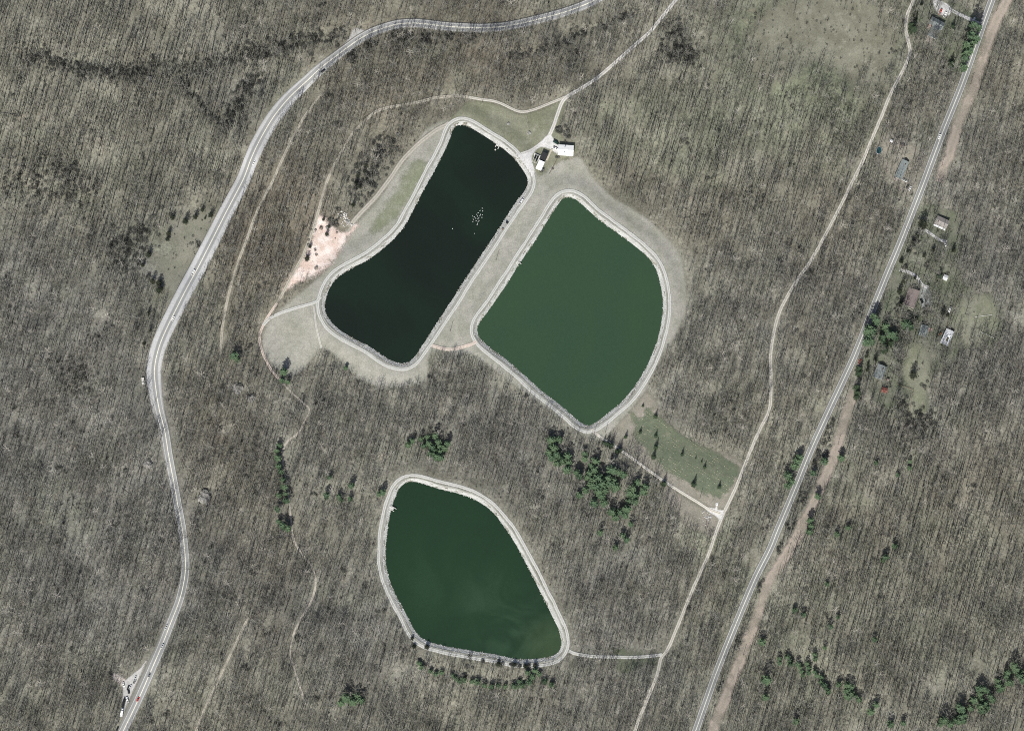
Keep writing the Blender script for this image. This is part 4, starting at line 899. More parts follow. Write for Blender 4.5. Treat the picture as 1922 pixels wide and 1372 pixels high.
# seedlings set out in rows
M_SEED = simple('dry_seedling', (.50,.48,.36), .9, .1)
sm = bush(700, .5, .7, 22, .28).mesh('seedling', M_SEED)
fg = PA(FIELD_GREEN); cnt = 0; dirr = np.array([.80, -.60]); prp = np.array([.60, .80]); sds = random.Random(4)
c0 = np.array(P(1290, 855))
for rI in range(-15, 16):
    on_ = False
    for k_ in range(-48, 48):
        if sds.random() < (.22 if on_ else .13): on_ = not on_
        if not on_: continue
        q = c0 + prp * (rI * 2.6 + sds.uniform(-.12, .12)) + dirr * (k_ * 2.0 + sds.uniform(-.3, .3))
        if not inpoly(q[None], fg)[0] or cnt >= 295: continue
        o = bpy.data.objects.new('seedling', sm); COL.objects.link(o); o.location = (q[0], q[1], h1(q[0], q[1]) + .1); o.rotation_euler = (0, 0, sds.uniform(0, 6)); s_ = sds.uniform(.45, 1.0); o.scale = (s_,)*3
        tag(o, 'tiny straw coloured seedling in the diagonal rows of the green field', 'seedling', 'seedlings in rows on the green field'); cnt += 1

# ------------------------------------------------------------------ buildings
M_WROOF = simple('white_metal_roof', (.80,.80,.79), .5, .4, .05, .6)
M_WALLW = simple('pale_siding', (.55,.54,.51), .8, .2, .1, 1)
M_GLASS = simple('window_glass', (.03,.035,.04), .1, .6, .1, 1)
M_DOOR = simple('door_paint', (.25,.12,.08), .6, .3, .1, 1)
M_TEAL = simple('weathered_teal_shingle', (.20,.225,.225), .9, .15, .18, .5)
M_BROWNR = simple('brown_shingle', (.185,.155,.148), .9, .15, .12, .6)
M_TAUPER = simple('taupe_shingle', (.255,.235,.225), .9, .15, .12, .6)
M_GREYR = simple('grey_shingle', (.185,.205,.205), .9, .15, .12, .6)
M_REDR = simple('rusty_red_roof', (.19,.075,.06), .8, .2, .3, 1)
M_PALER = simple('pale_grey_roof', (.50,.51,.53), .7, .3, .2, .4)
M_BLACKR = simple('black_flat_roof', (.028,.028,.030), .8, .2, .2, .8)  # one even near-black over the whole flat roof
M_BRICK = simple('chimney_brick', (.20,.15,.13), .9, .2, .2, 3)
M_CONC = simple('pale_concrete', (.52,.51,.48), .9, .2, .12, 1)
M_DARKW = simple('basin_water', (.010,.013,.012), .1, .5, .1, 1)
M_WOOD = simple('grey_deck_wood', (.30,.27,.24), .9, .1, .2, 2)
M_STEEL = simple('galvanised_steel', (.35,.36,.37), .4, .5, .1, 3, .6)
M_PVENT = simple('roof_vent_metal', (.12,.12,.12), .5, .4, .1, 3)

def rotz_from_px(dx, dy): return math.atan2(-dy, dx)
def gable(root, L, W, eave, rise, wallm, roofm, ox=0.0, oy=0.0, rot=0.0, ov=.45, wins=2, door=True, chimney=None, vents=(), slabs=True):
    """gabled block about (ox, oy) in the root's frame, ridge along its local x"""
    M = Matrix.Translation((ox, oy, 0)) @ Matrix.Rotation(rot, 4, 'Z')
    tf = lambda pts: [tuple(M @ Vector(p)) for p in pts]
    l, w_ = L / 2, W / 2
    wl_ = [(-l,-w_,-.6),(l,-w_,-.6),(l,w_,-.6),(-l,w_,-.6),(-l,-w_,eave),(l,-w_,eave),(l,w_,eave),(-l,w_,eave),(-l,0,eave+rise),(l,0,eave+rise)]
    mesh_obj('wall', tf(wl_), [(0,1,5,4),(2,3,7,6),(1,2,6,9,5),(3,0,4,8,7)], wallm, root)
    k = rise / w_; th = .16
    for s in (-1, 1):
        y1 = s * (w_ + ov); z1 = eave - k * ov + .03; zr = eave + rise + .03; x0, x1 = -l - ov, l + ov
        v = [(x0,0,zr),(x1,0,zr),(x1,y1,z1),(x0,y1,z1),(x0,0,zr+th),(x1,0,zr+th),(x1,y1,z1+th),(x0,y1,z1+th)]
        f = [(0,1,2,3),(4,7,6,5),(0,4,5,1),(1,5,6,2),(2,6,7,3),(3,7,4,0)]
        mesh_obj('roof', tf(v), f if s > 0 else [tuple(reversed(q)) for q in f], roofm, root)
    m = MB()
    for s in (-1, 1):
        for i in range(wins):
            x = -l + L * (i + .5 + .15) / (wins + .3); q = MB()
            q.box(x-.55, s*(w_+.02)-.04, 1.0, x+.55, s*(w_+.02)+.04, 2.2); mesh_obj('window', tf(q.v), q.f, M_GLASS, root)
    if door:
        q = MB(); x = -l + L*.12; q.box(x-.5, -w_-.06, 0, x+.5, -w_+.02, 2.1); mesh_obj('door', tf(q.v), q.f, M_DOOR, root)
    if chimney:
        q = MB(); x, y = chimney; q.box(x-.35, y-.35, eave, x+.35, y+.35, eave+rise+1.0); q.box(x-.25, y-.25, eave+rise+1.0, x+.25, y+.25, eave+rise+1.15)
        mesh_obj('chimney', tf(q.v), q.f, M_BRICK, root)
    for x, y in vents:
        q = MB(); q.lathe([(.3, eave+rise*.2), (.3, eave+rise+.35), (.42, eave+rise+.4), (.42, eave+rise+.6), (.1, eave+rise+.75)], 8, (x, y)); mesh_obj('roof_vent', tf(q.v), q.f, M_PVENT, root)
def house(name, u, v, d, label, cat='house'):
    x, y = P(u, v); return empty(name, (x, y, h1(x, y)), rotz_from_px(*d), label, cat)

r_ = house('garage', 1061.8, 283.7, (450, 30), 'white metal gabled garage building beside the water plant and drive', 'garage')
gable(r_, 13.6, 9.0, 4.2, 1.6, M_WALLW, M_WROOF, wins=3, vents=((-1.0, 2.6), (-1.2, -2.4)))
for k in range(3):
    q = MB(); q.box(-6.95, -3.6 + 2.6*k, 0, -6.78, -1.4 + 2.6*k, 3.0); q.obj('garage_door', M_WALLW, r_)

r_ = house('northern_house', 1757.5, 46, (320, 170), 'grey roofed L-shaped house with a chimney and red deck in the north-east corner')
gable(r_, 13.0, 6.6, 3.2, 1.9, M_WALLW, M_GREYR, wins=3)
gable(r_, 11.0, 8.4, 3.0, 2.0, M_WALLW, M_GREYR, 1.6, -8.0, math.pi/2 + .03, wins=2, door=False, chimney=(1.4, -1.5))
q = MB(); q.box(-6.0, -7.4, .1, -2.9, -3.4, .75); q.obj('deck', simple('red_deck', (.45,.33,.29), .8), r_)
q = MB(); q.box(-2.2, -18.6, .1, 4.0, -13.8, .6); q.obj('porch', M_WOOD, r_)
r_ = house('long_house', 1692, 319, (-.40, .92), 'long narrow house with a mottled teal-grey roof by the county road')
gable(r_, 17, 6.4, 3.0, 1.5, M_WALLW, M_TEAL, wins=4, chimney=(-5, 1.2))
q = MB(); q.box(8.6, -3.0, 0, 11.5, 2.6, 2.2); q.obj('porch', M_WOOD, r_)
r_ = house('porch_house', 1768, 417, (.90, .42), 'taupe roofed house with a white porch along its south side')
gable(r_, 11.5, 7.4, 3.0, 1.6, M_WALLW, M_TAUPER, wins=3, chimney=(-3.4, -1.6))
q = MB(); q.box(-6.2, -6.0, 2.3, 6.0, -4.35, 2.45)
for k in range(5): q.box(-6.0 + 2.9*k, -5.9, 0, -5.8 + 2.9*k, -5.7, 2.3)
q.obj('porch', M_WROOF, r_)
r_ = house('shed', 1775.3, 520.4, (.9, .42), 'small grey shed beside the bright green spruce', 'shed'); gable(r_, 4.2, 4.6, 2.3, .8, M_WALLW, M_PALER, wins=1, ov=.2)
r_ = house('brown_house', 1711.6, 559, (-.30, .95), 'large brown roofed house partly under a bare tree')
gable(r_, 16.5, 10.2, 3.2, 2.0, M_WALLW, M_BROWNR, wins=4, chimney=(3, -2))
r_ = house('teal_house', 1734.5, 620.5, (-.30, .95), 'small teal roofed house south of the brown house'); gable(r_, 10, 7.0, 2.8, 1.5, M_WALLW, M_TEAL, wins=2)
q = MB(); q.box(-4.8, 4.3, 0, 3.0, 8.4, .35); q.obj('patio', simple('red_brick_patio', (.30,.21,.185), .9), r_)
r_ = house('mobile_home', 1777.8, 633, (-.42, .90), 'pale grey roofed mobile home beside the paddock', 'mobile home'); gable(r_, 14, 7.2, 2.8, .9, M_WALLW, M_PALER, wins=4, vents=((-3, 1.4),))
q = MB(); q.box(-2.6, .3, 3.4, -.6, 2.2, 4.15); q.obj('skylight', M_WROOF, r_)
q = MB(); q.box(-.2, -.2, 3.5, 3.6, 1.8, 4.05); q.obj('roof_patch', simple('dark_roof_patch', (.07,.065,.045), .9), r_)
r_ = house('grey_house', 1652, 698, (-.38, .92), 'grey roofed house in a cluttered yard near the red shed'); gable(r_, 12.5, 8.6, 3.0, 1.9, M_WALLW, M_GREYR, wins=3, chimney=(-3.2, 1.5))
r_ = house('red_shed', 1660, 732, (.95, .25), 'small rusty red roofed shed in the cluttered yard', 'shed'); gable(r_, 5.4, 4.4, 2.4, .9, M_WALLW, M_REDR, wins=1, ov=.2)
r_ = house('white_shed', 1672.6, 265.8, (.9, .4), 'small white box shed at the back of the long teal house yard', 'shed'); gable(r_, 2.4, 2.4, 2.2, .4, M_WALLW, M_WROOF, wins=1, ov=.15)
r_ = house('dark_shed', 1694, 274, (.9, .4), 'small dark shed at the back of the long teal house yard', 'shed'); gable(r_, 2.8, 2.2, 2.0, .5, M_WOOD, M_BROWNR, wins=1, ov=.15)
r_ = house('playhouse', 1667.5, 712, (.9, .3), 'little dark playhouse beside the grey roofed house', 'playhouse'); gable(r_, 2.2, 2.0, 1.8, .6, M_WOOD, M_BROWNR, wins=1, ov=.15)

# water treatment works
x, y = P(1011, 301); r_ = empty('treatment_works', (x, y, h1(x, y)), rotz_from_px(-.40, .92), 'concrete water works with two dark basins and a white and a black roof', 'water works')
def loc(u, v):                                    # photo pixel -> works frame
    wx, wy = P(u, v); d = Matrix.Rotation(-r_.rotation_euler[2], 3, 'Z') @ Vector((wx - x, wy - y, 0)); return d.x, d.y
cxl, cyl = loc(1005.5, 298.5)
q = MB(); A_, B_ = 10.0, 6.4
q.box(cxl-A_/2, cyl-B_/2, -.6, cxl+A_/2, cyl+B_/2, .25)
q.obj('slab', M_CONC, r_)
q = MB(); L0, L1 = cxl-3.9, cxl+3.3
for yy_ in (-2.3, -.15, 2.0): q.box(L0-.3, cyl+yy_-.15+.2, .25, L1+.3, cyl+yy_+.15+.2, 1.15)
for xx_ in (L0-.45, L1+.15): q.box(xx_, cyl-2.3, .25, xx_+.3, cyl+2.4, 1.15)
q.obj('basin_wall', M_CONC, r_)
for yy_ in (-2.08, .07):
    q = MB(); q.box(L0, cyl+yy_+.16, .25, L1, cyl+yy_+2.0-.16+.1, .55); q.obj('basin_water', M_DARKW, r_)
for (u, v, a, b_, hh, nm_, mt) in ((1013.8, 311.6, 8.4, 5.2, 4.6, 'pump_house', M_WROOF), (1020.4, 295.6, 8.0, 5.4, 3.4, 'filter_house', M_BLACKR)):
    lx_, ly_ = loc(u, v); q = MB(); q.box(lx_-a/2, ly_-b_/2, -.6, lx_+a/2, ly_+b_/2, hh); w_ = q.obj('wall', M_CONC, r_)
    q = MB(); q.box(lx_-a/2-.2, ly_-b_/2-.2, hh, lx_+a/2+.2, ly_+b_/2+.2, hh+.25); q.obj('roof', mt, r_)
    for k in range(2):
        q = MB(); q.box(lx_-a/4+k*a/2-.5, ly_-b_/2-.06, 1.1, lx_-a/4+k*a/2+.5, ly_-b_/2+.02, 2.3); q.obj('window', M_GLASS, r_)
lx_, ly_ = loc(1018.2, 319.4); q = MB(); q.box(lx_-1.2, ly_-1.4, 0, lx_+1.2, ly_+1.4, 1.9, .2); q.obj('generator', M_PVENT, r_)
lx_, ly_ = loc(1004.5, 317.5); q = MB(); q.box(lx_-1.0, ly_-2.5, 0, lx_+1.0, ly_+2.0, .7); q.obj('loading_ramp', simple('pinkish_concrete', (.50,.42,.39), .9), r_)
x, y = P(1031, 290.5); o = empty('walkway', (x, y, h1(x, y)), rotz_from_px(-.42, .9), 'tan covered walkway from the garage to the water works', 'walkway')
q = MB(); q.box(-6, -.75, .9, 6, .75, 1.2); q.obj('deck', simple('tan_concrete', (.40,.37,.30), .9), o)
for k in range(5):
    q = MB(); q.box(-5.6 + 2.7*k, -.6, -.3, -5.3 + 2.7*k, .6, .9); q.obj('pier', M_CONC, o)

# valve towers / intakes on the reservoirs
def intake(u, v, d, lab, walls=2, tip=False):
    x, y = P(u, v); o = empty('intake', (x, y, WATER_Z), rotz_from_px(*d), lab, 'intake')
    q = MB(); q.box(-3.6, -1.0, 1.2, 1.0, 1.0, 1.45); q.obj('deck', M_CONC, o)
    for s in (-1, 1):
        q = MB(); q.box(-2.6, s*1.5-.28, -1.2, 3.2 if s > 0 else 2.4, s*1.5+.28, 1.3); q.obj('wing_wall', M_CONC, o)
    q = MB(); q.tube([(.4,-.8,1.4),(.4,-.8,2.5),(.4,.8,2.5),(.4,.8,1.4)], [.06]*4, 5); q.tube([(-1.6,-.8,1.4),(-1.6,-.8,2.5),(-1.6,.8,2.5),(-1.6,.8,1.4)], [.06]*4, 5); q.obj('railing', M_STEEL, o)
    if tip: q = MB(); q.box(4.1, -.9, -1.5, 5.3, .3, .9); q.obj('valve_box', M_CONC, o)
intake(934.5, 273, (-.45, .9), 'white concrete intake with a square block in the dark reservoir', tip=True)
intake(971.5, 493.5, (.75, .66), 'white concrete intake on the west bank of the bright green reservoir')
intake(737, 954.5, (.85, .5), 'white concrete intake on the north-west bank of the southern reservoir')

# oval pool, paddock rails and yard things
x, y = P(1650, 282.5); o = empty('swimming_pool', (x, y, h1(x, y)), rotz_from_px(-.2, .95), 'small oval above ground pool with dark teal water', 'pool')
q = MB()
n_ = 20; ring_ = lambda a, c_, z: [(a*math.cos(2*math.pi*k/n_), c_*math.sin(2*math.pi*k/n_), z) for k in range(n_)]
v_ = ring_(3.6, 2.5, -.3) + ring_(3.6, 2.5, 1.2) + ring_(3.35, 2.25, 1.2) + ring_(3.35, 2.25, .3); f_ = []
for a in range(3):
    for k in range(n_): f_.append((a*n_+k, a*n_+(k+1)%n_, (a+1)*n_+(k+1)%n_, (a+1)*n_+k))
mesh_obj('wall', v_, f_, M_PALER, o)
mesh_obj('pool_water', ring_(3.34, 2.24, .9), [tuple(range(n_))], simple('teal_pool_water', (.03,.09,.095), .08, .5), o)
M_FENCE = simple('weathered_fence_wood', (.20,.15,.12), .9, .1, .2, 2)
def fence(pts, lab, hgt=1.5, mat=None, rails=3, spacing=2.6):
    mat = mat or M_FENCE; c = catmull(pts, spacing) if False else None
    p = PA(pts); segs = []
    for i in range(len(p) - 1):
        n = max(1, int(round(np.linalg.norm(p[i+1]-p[i]) / spacing)))
        for k in range(n): segs.append(p[i] + (p[i+1]-p[i]) * k / n)
    segs.append(p[-1]); o = empty('fence', (segs[0][0], segs[0][1], h1(*segs[0])), 0, lab, 'fence'); z0 = o.location.z
    hs = [h1(*s) for s in segs]
    pm = MB(); pm.box(-.09,-.09,-.4,.09,.09,hgt); pme = pm.mesh('post', mat)
    for s, z in zip(segs, hs): q = part('post', pme, o); q.location = (s[0]-segs[0][0], s[1]-segs[0][1], z - z0)
    for r_i in range(rails):
        zz = hgt * (r_i + .8) / rails - .1; q = MB()
        for i in range(len(segs) - 1):
            a, b2 = segs[i]-segs[0], segs[i+1]-segs[0]; q.tube([(a[0],a[1],hs[i]-z0+zz),(b2[0],b2[1],hs[i+1]-z0+zz)], [.09,.09], 4)
        q.obj('rail', mat, o)
    return o
fence([(1700,640),(1694,676),(1684.5,720)], 'dark rail fence along the west of the fenced lawn behind the grey house', 1.9)
fence([(1684.5,720),(1699,726),(1714,731.5)], 'dark rail fence across the south of the fenced lawn', 1.8)
fence([(1714,731.5),(1710,752),(1707,776)], 'thin rail fence running south from the fenced lawn corner', 1.2)
fence([(1811,540),(1797,570),(1783,600),(1776,618)], 'dark rail fence between the brown house lawn and the paddock', 1.4)
fence([(1830,595),(1845,593),(1862,591)], 'low white rail in the middle of the paddock', 1.0, M_WROOF, 2)
fence([(1841,623),(1852,627),(1866,634)], 'low white rail at the south end of the paddock', 1.0, M_WROOF, 2)
fence([(1046,298),(1042,306),(1036,318),(1030,328)], 'thin dark fence south of the white roofed garage', 1.6)
def fallen(u0, v0, u1, v1, lab, mat=M_WBARK, r=.28):
    a, b2 = P(u0, v0), P(u1, v1); z = h1(*a); o = empty('log', (a[0], a[1], z + .3), 0, lab, 'log')
    d = Vector((b2[0]-a[0], b2[1]-a[1], h1(*b2) - z)); q = MB(); q.tube([(0,0,0), d*.5 + Vector((.3,.2,.1)), d], [r, r*.8, r*.35], 6); q.obj('trunk', mat, o)
    q = MB()
    for k in range(4):
        s = d * (.45 + .14*k); e = s + Vector((d.y, -d.x, 0)).normalized() * ((-1)**k) * (1.6 - .2*k) + d.normalized() * 1.2 + Vector((0,0,.4)); q.tube([s, e], [r*.35, r*.1], 4)
    q.obj('branch', mat, o)
fallen(1706, 577, 1716, 583, 'pale fallen trunk lying by the brown house')
fallen(1699, 615, 1711, 622, 'pale log at the corner of the fenced lawn')
fallen(989, 218, 993, 245, 'fallen branch lying on the north lawn', M_BARK)
fallen(0, 210, 33, 214.5, 'dark fallen trunk near the left edge of the north woods', M_BARK, .35)
fallen(334, 140, 352, 170, 'long fallen trunk along the ditch in the north-west woods', M_BARK, .4)
fallen(1100, 952, 1106, 930, 'pale leaning trunk among the big pine wood', M_WBARK, .35)
fallen(2, 388, 24, 408, 'dark fallen trunk at the left edge below the north woods', M_BARK, .35)
fallen(228, 916, 258, 940, 'fallen trunk west of the highway among grey woods', M_BARK, .3)
fallen(716, 815, 720, 795, 'yellowish fallen trunk north-west of the pine clump', M_WBARK, .35)

# rocks
M_ROCK = simple('grey_rock', (.25,.243,.228), .95, .1, .3, .4)
def rock(u, v, r, lab, n=4, sq=.6):
    x, y = P(u, v); o = empty('rock_outcrop', (x, y, h1(x, y)), random.uniform(0, 6), lab, 'rock')
    for k in range(n):
        a = k * 1.9 + u; q = MB(); q.blob((math.cos(a)*r*.7*(k > 0), math.sin(a)*r*.55*(k > 0), r*.2), r*(1 - .15*k), int(u*7+v+k), (8, 6), sq, .22); q.obj('boulder', M_ROCK, o)
rock(276, 870, 4.0, 'flat pale rock outcrop west of the highway with a dark edge', 4, .8)
rock(384, 934, 5.5, 'rounded rock outcrop east of the highway in grey woods', 5, .7)
rock(446, 728, 4.5, 'grey rock ledge west of the winding track', 4, .7); rock(469, 748, 3.5, 'smaller grey rock ledge west of the winding track', 3, .8)
rock(279.5, 146, 2.2, 'round rock in the ravine of the north-west woods', 3, .8)
rock(614, 428, 1.7, 'dark rock in the pink dirt patch', 2); rock(615, 441, 1.5, 'small dark rock in the middle of the dirt patch', 2)
rock(652, 416, 1.9, 'white concrete block on the rubble heap', 1, .5)
rock(954.5, 232, 1.3, 'small round stone ring on the north lawn', 3); rock(993.7, 249, 1.5, 'stump and stones on the north lawn', 3)
x, y = P(269.5, 716); o = empty('culvert_headwall', (x, y, h1(x, y)), rotz_from_px(0.1, 1), 'grey concrete headwall on the west verge of the highway bend', 'headwall')
q = MB(); q.box(-3.4, -1.3, -.5, 3.2, 1.3, 1.6, .1); q.obj('wall', M_CONC, o); q = MB(); q.lathe([(.6,1.6),(.6,1.9),(.3,1.95)], 10, (1, 0)); q.obj('cover', M_STEEL, o)
x, y = P(1345.6, 946.5); o = empty('concrete_pad', (x, y, h1(x, y)), 0, 'white concrete vault at the gravel junction by the seedling field', 'vault')
q = MB(); q.box(-1.1, -1.3, -.3, 1.1, 1.3, .9, .05); q.obj('wall', M_WROOF, o); q = MB(); q.box(-.5, -.5, .9, .5, .5, 1.0); q.obj('hatch', M_STEEL, o)

# utility poles
M_POLE = simple('pole_wood', (.13,.10,.075), .9, .1, .2, 1)
pm = MB(); pm.tube([(0,0,-.6),(0,0,10.6)], [.19,.13], 8); pole_me = pm.mesh('post', M_POLE)
am = MB(); am.box(-1.25,-.07,9.75,1.25,.07,9.9); arm_me = am.mesh('crossarm', M_POLE)
im = MB(); im.lathe([(.06,9.9),(.09,10.0),(.06,10.1),(.03,10.15)], 7); ins_me = im.mesh('insulator', M_STEEL)
for u, v, lab in ((1313.5,935,'utility pole at the south edge of the seedling field'),(931,489,'utility pole on the dam between the two northern reservoirs, north one'),(845,621.5,'utility pole on the dam between the two northern reservoirs, south one'),
                  (1822.6,158,'utility pole in the power line cut opposite the roadside pines'),(1767.4,312,'utility pole in the power line cut opposite the long teal house'),(1573,834,'utility pole in the southern power line cut, northernmost'),
                  (1397,1229,'utility pole in the southern power line cut, southernmost'),(1136,812,'utility pole at the head of the field path'),(1115,814,'utility pole at the south corner of the bright green reservoir'),
                  (1667,604,'utility pole by the brown house pines'),(1871,20,'utility pole beside the northern end of the county road'),(1480,1036,'utility pole in the southern power line cut, middle one')):
    x, y = P(u, v); t = empty('utility_pole', (x, y, h1(x, y)), .5 if u > 1400 else 1.0, lab, 'utility pole', 'utility poles')
    part('post', pole_me, t); part('crossarm', arm_me, t)
    for k in (-1.1, -.4, .4, 1.1): part('insulator', ins_me, t).location = (k, 0, 0)

# guardrail on the west shoulder of the highway
gcen = hc[(hy > 285) & (hy < 800) & (hc[:, 0] < -240)]; t = np.gradient(gcen, axis=0); t /= np.linalg.norm(t, axis=1)[:, None]
gl = gcen + np.stack([t[:, 1], -t[:, 0]], 1) * (np.interp(686 - gcen[:, 1]/S, HW_Y, HW_L) * S - .1)[:, None]
gz = H(gl) + .2
o = empty('guardrail', (gl[0, 0], gl[0, 1], gz[0]), 0, 'long dark post guardrail on the west shoulder of the highway', 'guardrail')
q = MB(); q.box(-.16,-.16,-.6,.16,.16,.95); pme = q.mesh('post', simple('dark_post_wood', (.06,.055,.05), .9, .1))
q = MB(); P0 = Vector((gl[0, 0], gl[0, 1], gz[0]))
rel = [Vector((a[0], a[1], z)) - P0 for a, z in zip(gl, gz)]
for i in range(0, len(rel)): part('post', pme, o).location = rel[i]
for i in range(len(rel) - 1): q.tube([rel[i] + Vector((.18,0,.7)), rel[i+1] + Vector((.18,0,.7))], [.09, .09], 4, cap=False)
q.obj('rail', simple('weathered_rail', (.22,.21,.20), .6, .3), o)

# ------------------------------------------------------------------ vehicles
M_TYRE = simple('tyre_rubber', (.02,.02,.02), .9, .1); M_CGL = simple('car_glass', (.015,.018,.02), .08, .6)
def paintm(name, c): return simple(name, c, .3, .5, .03, .5)
CP = {'white': paintm('white_car_paint', (.78,.78,.77)), 'silver': paintm('silver_car_paint', (.45,.46,.47)), 'grey': paintm('grey_car_paint', (.16,.165,.17)), 'black': paintm('black_car_paint', (.02,.021,.022)),
      'red': paintm('red_car_paint', (.42,.04,.03)), 'green': paintm('dark_green_car_paint', (.02,.045,.035))}
def loft(secs, mat_tf=None):
    """secs: list of (x, [(y,z)...]) closed sections with equal counts"""
    m = MB(); n = len(secs[0][1]); 
    for x_, s_ in secs:
        for y_, z_ in s_: m.v.append((x_, y_, z_))
    for i in range(len(secs) - 1):
        for k in range(n): m.f.append((i*n+k, i*n+(k+1) % n, (i+1)*n+(k+1) % n, (i+1)*n+k))
    m.f.append(tuple(range(n))[::-1]); m.f.append(tuple((len(secs)-1)*n + k for k in range(n))); return m
def sec(w_, z0, z1, sh=.12): return [(-w_, z0+.1), (-w_, z1-.12), (-w_+sh, z1), (w_-sh, z1), (w_, z1-.12), (w_, z0+.1), (w_-.1, z0), (-w_+.1, z0)]
wm = MB(); wm.lathe([(.30,-.11),(.33,-.09),(.33,.09),(.30,.11),(.18,.11),(.17,.07)], 12)
wheel_v = [(v[0], v[2], v[1]) for v in wm.v]
wheel_me = bpy.data.meshes.new('wheel'); wheel_me.from_pydata(wheel_v, [], [tuple(reversed(f)) for f in wm.f]); wheel_me.materials.append(M_TYRE)
VM = {}
def vparts(kind):
    if kind in VM: return VM[kind]
    if kind == 'car':
        body = loft([(-2.3,sec(.74,.32,.72)),(-2.1,sec(.84,.24,.92)),(-1.2,sec(.88,.22,.98)),(.9,sec(.88,.22,.95)),(1.9,sec(.84,.24,.82)),(2.3,sec(.70,.32,.62))])
        glass = loft([(-1.75,sec(.72,.85,.95,.05)),(-1.05,sec(.66,.9,1.42)),(.25,sec(.66,.9,1.44)),(1.05,sec(.72,.85,.95,.05))]); roof = MB().box(-1.1,-.60,1.44,.3,.60,1.49,.05); wx, L = 1.38, 2.3; extra = []
    elif kind == 'pickup':
        body = loft([(-2.8,sec(.86,.42,1.05)),(-2.7,sec(.92,.35,1.12)),(-.7,sec(.93,.34,1.14)),(1.0,sec(.93,.34,1.14)),(2.5,sec(.90,.36,1.05)),(2.8,sec(.80,.42,.85))])
        glass = loft([(-.75,sec(.78,1.05,1.2,.05)),(-.6,sec(.74,1.1,1.74)),(.6,sec(.74,1.1,1.76)),(1.3,sec(.78,1.05,1.2,.05))]); roof = MB().box(-.65,-.68,1.76,.65,.68,1.82,.05); wx, L = 1.75, 2.8
        extra = [('cargo_bed', MB().box(-2.6,-.76,1.13,-.85,.76,1.17), 'dark')]
    elif kind == 'van':
        body = loft([(-2.9,sec(.9,.4,2.1)),(-2.7,sec(.98,.35,2.25)),(1.2,sec(.98,.35,2.25)),(1.9,sec(.94,.36,1.4)),(2.7,sec(.9,.38,1.15)),(2.9,sec(.8,.42,.9))])
        glass = loft([(1.15,sec(.9,1.35,2.1,.1)),(1.95,sec(.9,1.3,1.45,.05))]); roof = MB().box(-2.6,-.85,2.25,1.0,.85,2.3,.08); wx, L = 1.8, 2.9; extra = []
    elif kind == 'truck':
        body = loft([(1.6,sec(1.0,.5,2.1)),(1.7,sec(1.05,.45,2.2)),(3.2,sec(1.05,.45,2.2)),(4.0,sec(1.0,.45,1.5)),(4.2,sec(.95,.5,1.2))])
        glass = loft([(3.1,sec(.98,1.4,2.1,.1)),(3.75,sec(.98,1.4,1.6,.05))]); roof = MB().box(1.8,-.95,2.2,3.1,.95,2.27,.06); wx, L = 2.8, 4.2
        extra = [('cargo_box', MB().box(-4.2,-1.15,.75,1.45,1.15,3.0), 'paint')]
    VM[kind] = (body, glass, roof, wx, extra); return VM[kind]
VMESH = {}
def vehicle(kind, u, v, d, colour, label, group=None, on=.28):
    key = (kind, colour)
    if key not in VMESH:
        bd, gl_, rf, wx, ex = vparts(kind)
        VMESH[key] = (bd.mesh('body', CP[colour]), gl_.mesh('window', M_CGL), rf.mesh('roof', CP[colour]), wx, [(n_, m_.mesh(n_, CP[colour] if k_ == 'paint' else M_PVENT)) for n_, m_, k_ in ex])
    bm_, gm, rm, wx, ex = VMESH[key]; x, y = P(u, v)
    nm_ = {'car': 'car', 'pickup': 'pickup_truck', 'van': 'van', 'truck': 'box_truck'}[kind]
    t = empty(nm_, (x, y, h1(x, y) + on), rotz_from_px(*d), label, {'car': 'car', 'pickup': 'pickup', 'van': 'van', 'truck': 'truck'}[kind], group)
    part('body', bm_, t); part('window', gm, t); part('roof', rm, t)
    for n_, m_ in ex: part(n_, m_, t)
    for sx in (-1, 1):
        for sy in (-1, 1): part('wheel', wheel_me, t).location = (sx*wx, sy*.82, .33)
    return t
g1 = 'vehicles on the highway'; g2 = 'vehicles in the lay-by'; g3 = 'vehicles at the water works'; g4 = 'vehicles parked at the houses'
vehicle('car', 606, 132, (.74,-.67), 'black', 'black car on the highway below the bend', g1)
vehicle('car', 476.5, 305, (.47,-.88), 'white', 'white car on the highway north-west of the dark reservoir', g1)
vehicle('pickup', 362.5, 511.5, (.46,-.89), 'white', 'white pickup on the highway beside the straight guardrail', g1)
vehicle('car', 326, 598.5, (.45,-.89), 'white', 'white car on the highway just above the bend by the guardrail end', g1)
vehicle('car', 312, 1176, (.40,-.91), 'silver', 'silver car on the highway north of the lay-by', g1)
vehicle('car', 305, 1212, (.42,-.9), 'silver', 'silver car on the highway near the woods edge north of the lay-by', g1)
vehicle('car', 280.5, 1266, (.43,-.9), 'grey', 'dark grey car on the highway passing the lay-by', g1)
vehicle('car', 258.5, 1311.5, (.43,-.9), 'red', 'red car on the highway beside the lay-by', g1)
vehicle('car', 253.5, 1272, (.35,-.93), 'silver', 'silver car at the north end of the lay-by', g2); vehicle('car', 252, 1278.5, (.5,-.86), 'grey', 'grey car second from the north in the lay-by', g2)
vehicle('car', 243.5, 1288.5, (.6,-.8), 'silver', 'silver car in the middle cluster of the lay-by', g2); vehicle('car', 239.7, 1290.5, (.3,-.95), 'black', 'black car on the west of the lay-by middle cluster', g2); vehicle('car', 240.5, 1297, (-.2,-.98), 'black', 'black car at the south of the lay-by middle cluster', g2)
vehicle('pickup', 238.2, 1313, (-.3,-.95), 'white', 'white pickup alone in the southern lay-by', g2); vehicle('truck', 231.5, 1318.5, (.2,-.98), 'black', 'black box truck on the west edge of the lay-by', g2)
